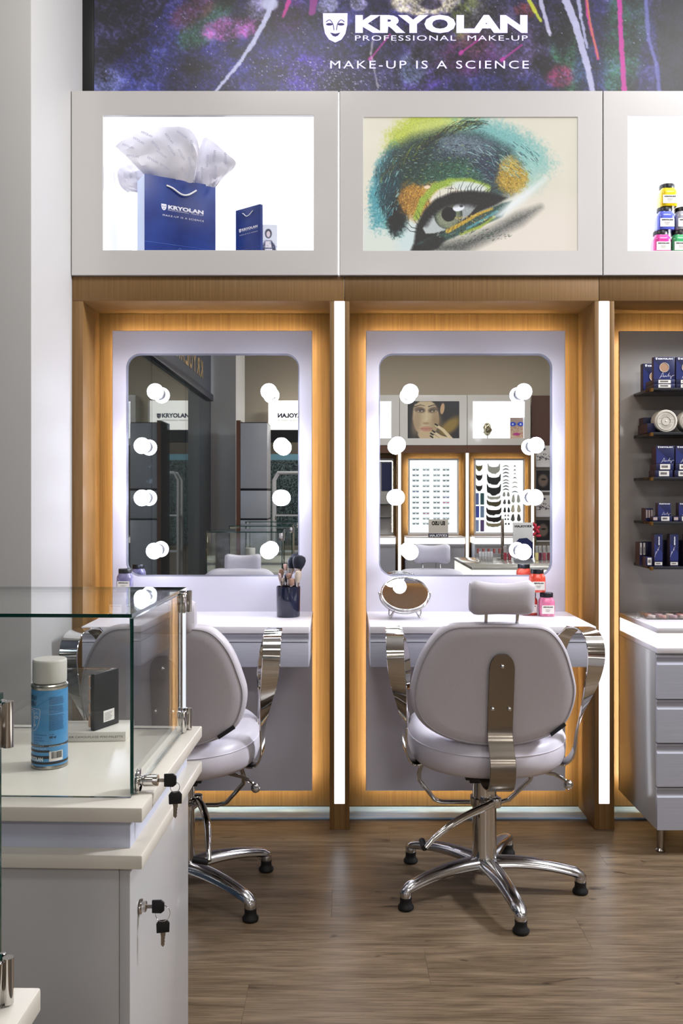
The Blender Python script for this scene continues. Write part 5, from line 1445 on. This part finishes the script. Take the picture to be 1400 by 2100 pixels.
# opposite run of bays
def opp_column(x): 
    t = thing('light_column', {.86: 'lit wooden column left of the eyelash board, seen in the right mirror', 1.863: 'lit wooden column between the eyelash and beard boards, seen in the right mirror', 2.83: 'wooden end column right of the beard board, seen in the right mirror'}[x], 'column', (x, YO, 0), PI)
    m = MB(); m.box(-.04, -.021, 0, .24, .0005, 1.918); m.box(.021, .04, 0, .24, .0005, 1.918); m.box(-.021, .021, .012, .24, .0005, 1.918); part('post', m, M_wood, t)
    part('light_strip', MB().box(-.0205, .0205, .001, .0118, .1, 1.917), M_strip, t)
for x in (.86, 1.863, 2.83): opp_column(x)
def opp_bay(x0, x1, lab):
    cx = (x0 + x1) / 2; hw = (x1 - x0) / 2
    t = thing('wood_bay', 'warm lit wood backing behind the ' + lab, 'wall panel', (cx, YO, 0), PI)
    part('back_board', MB().box(-hw + .042, hw - .042, .22, .24, .01, 1.918), M_wood, t)
    t = thing('wood_header', 'brown wood beam above the ' + lab, 'beam', (cx, YO, 1.92), PI)
    part('beam', MB().box(-hw + .001, hw - .001, 0, .24, 0, .108), mat('dark_wood_veneer', '5c3d2c', .4), t)
    t = thing('counter_unit', 'grey cabinet with glowing counter edge below the ' + lab, 'cabinet', (cx, YO + .02, 0), PI)
    part('carcass', MB().box(-.42, .42, -.30, .18, .06, .585), M_drawer, t)
    part('lit_band', MB().box(-.42, .42, -.35, .18, .59, .672), M_litband, t); part('slab', MB().box(-.425, .425, -.36, .18, .674, .69), M_desk, t)
    part('door', MB().box(-.415, -.004, -.318, -.301, .07, .575), M_drawer, t); part('door', MB().box(.004, .415, -.318, -.301, .07, .575), M_drawer, t)
def opp_board(cx, lab):
    t = thing('display_board', lab, 'display board', (cx, YO, 0), PI)
    m = MB(); frame_with_hole(m, -.38, .38, .70, 1.841, -.352, .352, .735, 1.816, .001, .12, .155, .001, 1); part('board_frame', m, M_whitebox, t)
    part('lit_face', MB().box(-.355, .355, .128, .132, .732, 1.819), mat('board_backlight', 'ffffff', .4, emit='eef4f6', es=.88), t)
    m = MB(); m.box(-.36, .36, .160, .168, 1.80, 1.808); m.box(-.365, -.357, .160, .168, .74, 1.80); m.box(.357, .365, .160, .168, .74, 1.80); part('glow_strip', m, M_led, t)
    return t
opp_bay(.86, 1.863, 'eyelash board seen in the right mirror'); opp_bay(1.863, 2.83, 'beard board seen in the right mirror'); opp_bay(-.14, .86, 'grey product panel seen in the right mirror')
opp_board(1.375, 'backlit board of false eyelashes, seen in the right mirror'); opp_board(2.36, 'backlit board of false beards and moustaches, seen in the right mirror')
DB = 13.3 - .16 + .0
def mw(cx_, cy_, d=13.14):
    """point of the room seen in the right mirror at a position of the magnified study crop"""
    px, py = 740 + cx_ / 3.256, 700 + cy_ / 3.256
    return Vector(((px - 700) * d / FPX, 2 * YM - d, CAM_Z - (py - 1020) * d / FPX))
def lash_mesh(c):
    b = MB()
    for s in (-1, 1):
        P = [(s * .027 + .017 * math.cos(math.radians(a)), -.001, .004 - .008 * math.sin(math.radians(a))) for a in range(0, 181, 30)]
        b.ribbon(P, [(0, 0, 1)] * len(P), .009, .001, 1)
        for k in range(5): b.ribbon([P[k + 1], (P[k + 1][0] * 1.02 + (k - 2) * .002, -.003, P[k + 1][2] - .011)], [(1, 0, 0), (1, 0, 0)], .003, .0008, 1)
    return b.mesh('lash', c, 0)
b = MB(); b.box(-.053, .053, .0006, .0016, -.021, .021); card_me = b.mesh('backing_card', glass_mat('lash_card', (.86, .88, .89), .05), 0)
LM = {k: lash_mesh(mat('lash_' + k, v, .6)) for k, v in [('black', '14161c'), ('blue', '28309a'), ('purple', '5a2aa0'), ('pink', 'd83a9a'), ('grey', '7c8890'), ('rose', 'b0506a')]}
rows = [852, 890, 926, 964, 1000, 1040, 1076, 1112, 1150, 1186, 1220]; cols = [376, 446, 518, 582]
for ri, cy in enumerate(rows):
    for ci, cx in enumerate(cols):
        k = 'grey' if (ri < 4 and ci in (1, 2)) or (ri > 8 and ci > 0) else 'black'
        if ci == 0 and ri == 4: k = 'blue'
        if ci == 3 and ri == 5: k = 'purple'
        if ci == 3 and ri == 6: k = 'pink'
        if ci == 1 and ri == 8: k = 'rose'
        od = ['top', 'second', 'third', 'fourth', 'fifth', 'sixth', 'seventh', 'eighth', 'ninth', 'tenth', 'bottom']
        p = mw(cx, cy); t = thing('false_lashes', '%s false eyelashes, %s row, %s column of the lit board in the right mirror' % (k, od[ri], ['first', 'second', 'third', 'last'][ci]), 'eyelashes', (p.x, 0, p.z), PI, 'pairs of false eyelashes on the lit board')
        t.location.y = YO - .125
        link('lash', LM[k], t, (0, 0, 0)); link('backing_card', card_me, t)
def beard_poly(w, h, seed, kind):
    r = random.Random(seed); P = []
    if kind == 'beard':
        top = [(-w / 2, h / 2), (-w * .45, h * .44), (-w * .36, h * .22), (-w * .15, h * .14), (w * .15, h * .14), (w * .36, h * .22), (w * .45, h * .44), (w / 2, h / 2)]
        n = 12; bot = [(w / 2 * math.cos(PI * i / n), h / 2 - h * (.3 + .7 * math.sin(PI * i / n) ** .7) * (.92 + .16 * r.random())) for i in range(1, n)]
        P = top + bot
    if kind == 'moustache':
        P = [(-w / 2, -h * .5), (-w * .3, h * .1), (0, h * .5), (w * .3, h * .1), (w / 2, -h * .5), (w * .25, -h * .25), (0, 0), (-w * .25, -h * .25)]
    if kind == 'goatee':
        P = [(-w / 2, h / 2), (-w * .3, h * .3), (w * .3, h * .3), (w / 2, h / 2), (w * .45, -h * .1), (w * .15, -h * .5), (-w * .15, -h * .5), (-w * .45, -h * .1)]
    if kind == 'strip':
        P = [(-w / 2, h / 2), (w / 2, h / 2), (w / 2, -h / 2), (-w / 2, -h / 2)]
    return P
M_hair = lambda c: mat('hair_' + c, c, .8)
def hairpiece(kind, cx, cy, w, h, c, lab, sd=0):
    k = 13.14 / FPX / 3.256; p = mw(cx, cy)
    name, cat = {'beard': ('false_beard', 'beard'), 'moustache': ('false_moustache', 'moustache'), 'goatee': ('false_goatee', 'beard'), 'strip': ('hair_strip', 'hair strip'), 'pair': ('false_sideburns', 'sideburns')}[kind]
    t = thing(name, lab, cat, (p.x, YO - .127, p.z), PI, 'false hairpieces on the beard board')
    if kind == 'pair':
        for s in (-1, 1):
            m = MB(); m.prism([(s * w * k * (.12 + .0), h * k * -.1), (s * w * k * .2, h * k * .5), (s * w * k * .38, h * k * .35), (s * w * k * .5, -h * k * .3), (s * w * k * .3, -h * k * .5), (s * w * k * .12, -h * k * .35)], -.005, 0); part('sideburn', m, M_hair(c), t)
    else:
        m = MB(); m.prism(beard_poly(w * k, h * k, sd, kind), -.006, 0); part('hair_body', m, M_hair(c), t)
for i, (cy, c) in enumerate([(840, '6a6444'), (905, '2a2a2c'), (977, '2a2a2c')]): hairpiece('goatee', 808, cy, 45, 44, c, '%s goatee in the first column of the beard board' % ['olive', 'upper black', 'lower black'][i])
for i, (cx, cy, c) in enumerate([(793, 1052, '6a7ab8'), (829, 1052, '3c5f66'), (795, 1140, '4a58b8'), (829, 1140, '7890b0'), (793, 1235, '8a9cc8'), (829, 1235, '5c4a78')]): hairpiece('strip', cx, cy, 25, 78, c, '%s coloured hair strip in the lower corner of the beard board' % ['upper blue', 'upper green', 'middle blue', 'middle grey-blue', 'lowest pale blue', 'lowest purple'][i])
for i, (cy, w, h, c) in enumerate([(845, 85, 72, 'a8aaa4'), (918, 95, 76, '33363a'), (988, 97, 78, '2c2f33'), (1042, 90, 30, 'b4b6ae'), (1080, 98, 46, '55503a'), (1136, 104, 52, '2e2826'), (1186, 104, 50, '241f1e'), (1226, 104, 38, '8a8468')]): hairpiece('beard', 908, cy, w, h, c, ['pale grey beard at the top', 'first dark full beard', 'second dark full beard', 'thin pale beard', 'olive brown beard', 'dark brown beard', 'black beard', 'sandy beard at the bottom'][i] + ' in the middle of the beard board', i)
for i, cy in enumerate([828, 850, 874, 898, 925, 944, 966, 987]): hairpiece('moustache', 990, cy, 48, 14, ['9a9a94', '55575a', '2c2e32', '2c2e32', '8e8e88', '5a5c5e', '33363a', '24262a'][i], ['pale grey', 'mid grey', 'upper black', 'second black', 'light grey', 'slate grey', 'lower black', 'lowest black'][i] + ' moustache in the third column of the beard board')
for i, (cx, cy, w, h, c) in enumerate([(992, 1020, 50, 34, 'a4a8a4'), (996, 1072, 52, 34, '5f6460'), (996, 1127, 46, 38, '33363a'), (996, 1165, 34, 14, '8a8c88'), (996, 1190, 32, 14, '4a4c4a'), (1000, 1222, 36, 14, '24262a'), (1058, 1050, 60, 60, 'bcc0ba'), (1058, 1118, 70, 56, 'c8c4b0'), (1058, 1180, 70, 52, '5a5e5a')]): hairpiece('pair', cx, cy, w, h, c, ['ash', 'grey', 'black', 'small ash', 'small grey', 'small black', 'large ash', 'large cream', 'large grey'][i] + ' pair of sideburns on the beard board')
for i, (cy, w, c) in enumerate([(828, 16, '2c2e32'), (855, 18, '2c2e32'), (880, 18, 'b8a49c'), (908, 24, '24262a'), (940, 44, 'b8bab4'), (970, 44, 'a4a69e'), (1003, 46, '44484a')]): hairpiece('moustache', 1051, cy, w, 12, c, ['tiny black', 'second tiny black', 'tiny rosy', 'small black', 'wide pale', 'wide light grey', 'wide dark'][i] + ' moustache in the last column of the beard board')
t = thing('price_sign', 'small white sign with the word EU USO leaning on the eyelash board', 'sign', mw(516, 1262, 12.8) + Vector((0, 0, -.0)), PI)
part('sign_card', MB().box(-.14, .14, 0, .006, -.10, .10), M_label, t); lettering('EU USO', t, (0, -.001, .02), .075, .19, .004, m=M_ink)
part('sign_base', MB().box(-.14, .14, -.01, .02, -.155, -.101), M_navy, t); lettering('KRYOLAN', t, (.0, -.012, -.148), .05, .25, .003, m=M_whiteink)
t.location.z = .69 + .156
# boxes above the opposite bays
ob = dict(y=YO, rz=PI, zb=2.033, zt=2.778)
db1 = display_box(.862, 1.861, .978, 1.743, 2.135, 2.684, 'white lightbox with a portrait of a dark haired woman, seen in the right mirror', False, **ob)
db2 = display_box(1.865, 2.80, 1.95, 2.72, 2.135, 2.684, 'lit display box with a silver mask and face card, in the right mirror', True, depth=.30, **ob)
db0 = display_box(-.14, .858, -.02, .78, 2.135, 2.684, 'empty white lit display box at the left edge of the right mirror', True, depth=.30, **ob)
# portrait print (as the real poster shows it; the mirror flips it)
c = Canvas(0, 345, 0, 250, 1.6, (28, 26, 30)); X, Y = c.X, c.Y
c.ell(280, 170, 90, 40, -40, (150, 118, 50), .9, 1.0); c.poly([(345, 60), (200, 0), (345, 0)], (24, 26, 40), 1, 10)
c.ell(120, 105, 90, 135, -6, (196, 172, 136), 1, .10); c.ell(110, 240, 50, 40, 0, (196, 168, 130), 1, .4)
c.poly([(0, 0), (55, 0), (38, 50), (34, 120), (50, 190), (80, 250), (0, 250)], (22, 20, 24), 1, 12); c.poly([(40, 0), (215, 0), (222, 90), (205, 30), (150, -5), (90, -5), (55, 20)], (26, 22, 22), 1, 8)
c.ell(233, 50, 14, 38, 8, (190, 150, 112), 1, .3)
for ex in (82, 175):
    c.ell(ex, 58, 36, 19, 8 if ex < 100 else -12, (66, 48, 40), .85, .8); c.ell(ex + 2, 66, 19, 6, -4, (186, 178, 168), 1, .4); c.ell(ex + 2, 64, 8, 8, 0, (36, 28, 26), 1, .3)
    c.line([(ex - 24, 66), (ex, 56), (ex + 24, 60)], 4, (14, 12, 14), 1, 2); c.line([(ex - 34, 36), (ex + 4, 24), (ex + 34, 32)], 7, (46, 34, 28), .9, 3, 3)
c.ell(60, 140, 30, 90, 8, (158, 130, 98), .7, 1.2); c.ell(190, 110, 26, 70, -6, (150, 122, 90), .6, 1.2)
c.line([(128, 60), (126, 120), (120, 140)], 10, (214, 190, 150), .6, 8); c.ell(124, 148, 22, 8, 0, (150, 116, 84), .7, .8)
c.ell(128, 186, 42, 17, 0, (188, 132, 110), 1, .3); c.line([(88, 184), (128, 187), (168, 183)], 2.5, (120, 74, 60), 1)
c.ell(190, 150, 40, 60, 20, (150, 120, 84), .5, 1.2)
for k, (x, y) in enumerate([(190, 160), (172, 205), (160, 222), (158, 240)]):
    c.line([(x, y), (x + 50, y + 35), (300, 262)], 17, (214, 190, 152), 1, 3, 24); c.line([(x - 4, y - 6), (x + 10, y + 3)], 11, (18, 16, 18), 1, 2)
c.C = c.C[:, ::-1]
link('portrait_print', c.mesh('portrait_print', .767, .551, M_print_lit), db1, (-.3825, .010, .101))
# silver mask and face card in the second box
MZ = 2.132
p = mw(845, 570, 13.3 + .12)
t = thing('silver_mask', 'crumpled silver mask ornament in the display box, seen in the right mirror', 'mask', (p.x, YO - .14, MZ), PI)
m = MB(); m.lathe([(0, 0), (.05, 0), (.05, .006), (.008, .012), (.008, .06)], n=20); part('stand', m, M_chrome, t)
m = MB(); m.sphere((0, 0, .15), .1, 24, (1, .5, 1))
for v in m.bm.verts: v.co += v.normal * .0; f = 1 + .25 * math.sin(v.co.x * 90) * math.cos(v.co.z * 70); v.co.x *= .62 * f; v.co.y *= f
part('mask_body', m, mat('mask_silver', 'a09880', .25, 1.0), t)
c = Canvas(0, 90, 0, 145, 1.0, (190, 170, 150)); X, Y = c.X, c.Y
c.ell(45, 20, 60, 40, 0, (150, 130, 130), .7, .8)
for ex in (18, 72): c.ell(ex, 44, 22, 14, 0, (40, 70, 190), 1, .4); c.ell(ex, 44, 7, 6, 0, (200, 210, 240), 1, .4)
c.mix((fbm(X / 4, Y / 4, 3, 3) > .56) * .7 * (Y > 58), (150, 96, 70)); c.ell(45, 112, 24, 9, 0, (170, 60, 130), 1, .4)
t = thing('face_card', 'card printed with a blue-eyed painted face, seen in the right mirror', 'card', mw(1094, 655, 13.35), PI); t.location = (2.715, YO - .12, MZ)
link('print', c.mesh('face_print', .195, .32, M_print), t, (0, -.002, 0)); part('card_board', MB().box(0, .195, -.0015, .0015, 0, .32), M_label, t)
# brown wall panel and booklet rack at the far right
t = thing('brown_panel', 'dark brown wall panel above the booklet rack, seen in the right mirror', 'wall panel', (3.5, YO - .1, 1.98))
part('board', MB().box(-.66, .78, -.02, 0, 0, .80), M_brown, t)
t = thing('booklet_rack', 'white rack of booklets at the right edge of the right mirror', 'rack', (2.95, YO - .12, .3), PI)
part('rack_back', MB().box(-.7, .06, .01, .03, 0, 1.66), M_whitebox, t)
for i in range(4): part('rack_ledge', MB().box(-.7, .06, -.08, .009, .30 + i * .37, .32 + i * .37), M_white, t)
c = Canvas(0, 60, 0, 90, 1.2, (214, 212, 214)); X, Y = c.X, c.Y; c.mix(((fbm(X / 5, Y / 5, 4, 2) > .55) & (Y > 35) & (Y < 66)) * .9, (60, 60, 74)); c.ell(30, 16, 9, 5, 0, (60, 60, 74), 1, .4); bk1 = c.mesh('booklet_print', .22, .30, M_print)
c = Canvas(0, 60, 0, 90, 1.2, (40, 40, 46)); c.ell(32, 45, 20, 28, 0, (120, 106, 100), 1, .5); c.ell(30, 40, 10, 4, 0, (30, 28, 30), 1, .5); bk2 = c.mesh('booklet_print', .22, .30, M_print)
for i in range(4):
    t = thing('booklet', ['lowest dark portrait', 'third, white patterned', 'second, dark portrait', 'topmost white patterned'][i] + ' booklet on the white rack in the right mirror', 'booklet', (3.12, YO - .08, .3 + .321 + i * .37), PI)
    link('print', bk1 if i % 2 else bk2, t, (0, -.004, 0)); part('cover', MB().box(0, .22, -.003, .003, 0, .30), M_label, t)
# grey product panel with shelves at the left edge of the right mirror
t = thing('shelf_backing', 'grey product panel with dark cards at the left edge of the right mirror', 'wall panel', (.40, YO, 0), PI)
part('panel', MB().box(-.38, .38, .16, .19, .70, 1.84), M_greypanel, t); part('shelf_board', MB().box(-.34, .34, .02, .158, .95, .962), M_shelf, t); part('shelf_board', MB().box(-.34, .34, .02, .158, 1.15, 1.162), M_shelf, t)
m = MB(); m.box(-.355, .355, .160, .168, 1.80, 1.808); m.box(-.365, -.357, .160, .168, .74, 1.80); part('glow_strip', m, M_led, t); part('poster_board', MB().box(-.36, -.20, .150, .159, 1.36, 1.78), M_navy, t)

# counter at the right of the viewer with lipsticks and bottles (seen in the right mirror)
CX, CY = .858, 1.25
t = thing('lit_counter', 'white counter with glowing edge holding lipsticks, seen in the right mirror', 'counter', (CX, .30, 0))
part('counter_slab', MB().box(0, 1.3, 0, .95, .782, .80, .001), mat('counter_slab_grey', 'a9a59c', .18, coat=.5), t); part('lit_band', MB().box(.006, 1.3, .004, .946, .71, .781), M_litband, t); part('lower_slab', MB().box(0, 1.3, 0, .95, .690, .709), M_desk, t)
part('cabinet_body', MB().box(.04, 1.3, .04, .91, .001, .6895), M_cab, t)
def mwn(cx_, cy_, d):
    p = mw(cx_, cy_, d); return p
M_tube = mat('lipstick_tube', 'b4b2b0', .2, .6)
for i in range(5):
    x = mw(795 + i * 19, 1440, 6.5).x; t = thing('lipstick', '%s silver lipstick tube in the front row on the counter, in the right mirror' % ['first', 'second', 'third', 'fourth', 'fifth'][i], 'lipstick', (x, .665, .8005), group='lipsticks in the front row')
    part('tube', MB().box(-.0095, .0095, -.0095, .0095, 0, .030, .001), M_tube, t); part('cap', MB().box(-.009, .009, -.009, .009, .0302, .066, .001), mat('lipstick_cap', 'd0d0d2', .2, .4), t)
t = thing('lipstick_rack', 'raised rack of rosy lipstick testers on the counter, in the right mirror', 'rack', (mw(868, 1390, 6.8).x, .50, .8005))
part('rack_block', MB().box(-.14, .14, -.03, .03, 0, .045, .002), M_acryl, t)
for i in range(7): part('lipstick_tester', MB().cyl((-.12 + i * .04, 0, .063), .009, .035, n=14), mat('rosy', ['a05a58', 'b87068', '8c4450'][i % 3], .4), t)
for i, (cx, c, lab) in enumerate([(955, '8a2a3a', 'red'), (985, '7a3038', 'dark red'), (1165, 'c8b87a', 'gold'), (1187, '4a2038', 'plum'), (1215, '8c4450', 'rose'), (1245, '6a2a34', 'wine')]):
    x = mw(cx, 1440, 6.6).x; t = thing('gloss_bottle', lab + ' lip gloss bottle with silver cap on the counter, in the right mirror', 'bottle', (x, .60, .8005))
    part('bottle_body', MB().box(-.012, .012, -.012, .012, 0, .055, .003), mat('gloss_' + lab, c, .15, coat=.6), t); part('cap', MB().box(-.0105, .0105, -.0105, .0105, .0552, .105, .002), M_tube, t)
x = mw(1054, 1340, 6.9).x
t = thing('counter_sign', 'grey and navy brand sign standing on the counter, in the right mirror', 'sign', (x, .42, .8005), PI)
part('sign_board', MB().box(-.075, .075, 0, .006, 0, .27, .001), M_whitebox, t)
m = MB(); m.prism([(-.074, .001), (.074, .001), (.074, .10), (.03, .15), (-.03, .155), (-.074, .12)], -.0012, -.0004); part('dark_print', m, M_navy, t); lettering('KRYOLAN', t, (0, -.001, .235), .022, .125, .001, m=M_ink)
t = thing('metal_stand', 'thin grey metal display stand on the counter, in the right mirror', 'stand', (mw(915, 1330, 6.9).x, .45, .8005))
part('blade', MB().box(-.012, .012, 0, .003, .004, .30, .001), M_steel, t); part('foot', MB().box(-.04, .04, -.03, .03, 0, .004), M_steel, t)
t = thing('red_flower', 'red flower spray beside the counter sign, in the right mirror', 'flower', (mw(1140, 1280, 6.9).x, .40, .8005))
m = MB(); m.tube([(0, 0, 0), (.004, 0, .12), (-.004, 0, .22)], .0025, 6); part('stem', m, mat('stem_green', '3a4a2a', .6), t)
for i in range(8):
    a = i * 2.4; m = MB(); m.sphere((0, 0, 0), .02, 10, (1.1, .35, .55)); m.xf(Matrix.Translation((.022 * math.cos(a), .015 * math.sin(a), .20 + .012 * i - .03)) @ Matrix.Rotation(a, 4, 'Y')); part('petal', m, mat('petal_red', 'b01830', .5), t)
solid('crystal', MB().lathe([(0, 0), (.02, .0), (.03, .012), (.012, .022), (0, .02)], (mw(780, 1455, 6.3).x, .86, .8005), 8), M_acryl, 'small clear faceted stopper at the counter corner, in the right mirror', 'ornament', (mw(780, 1455, 6.3).x, .86, .8005))
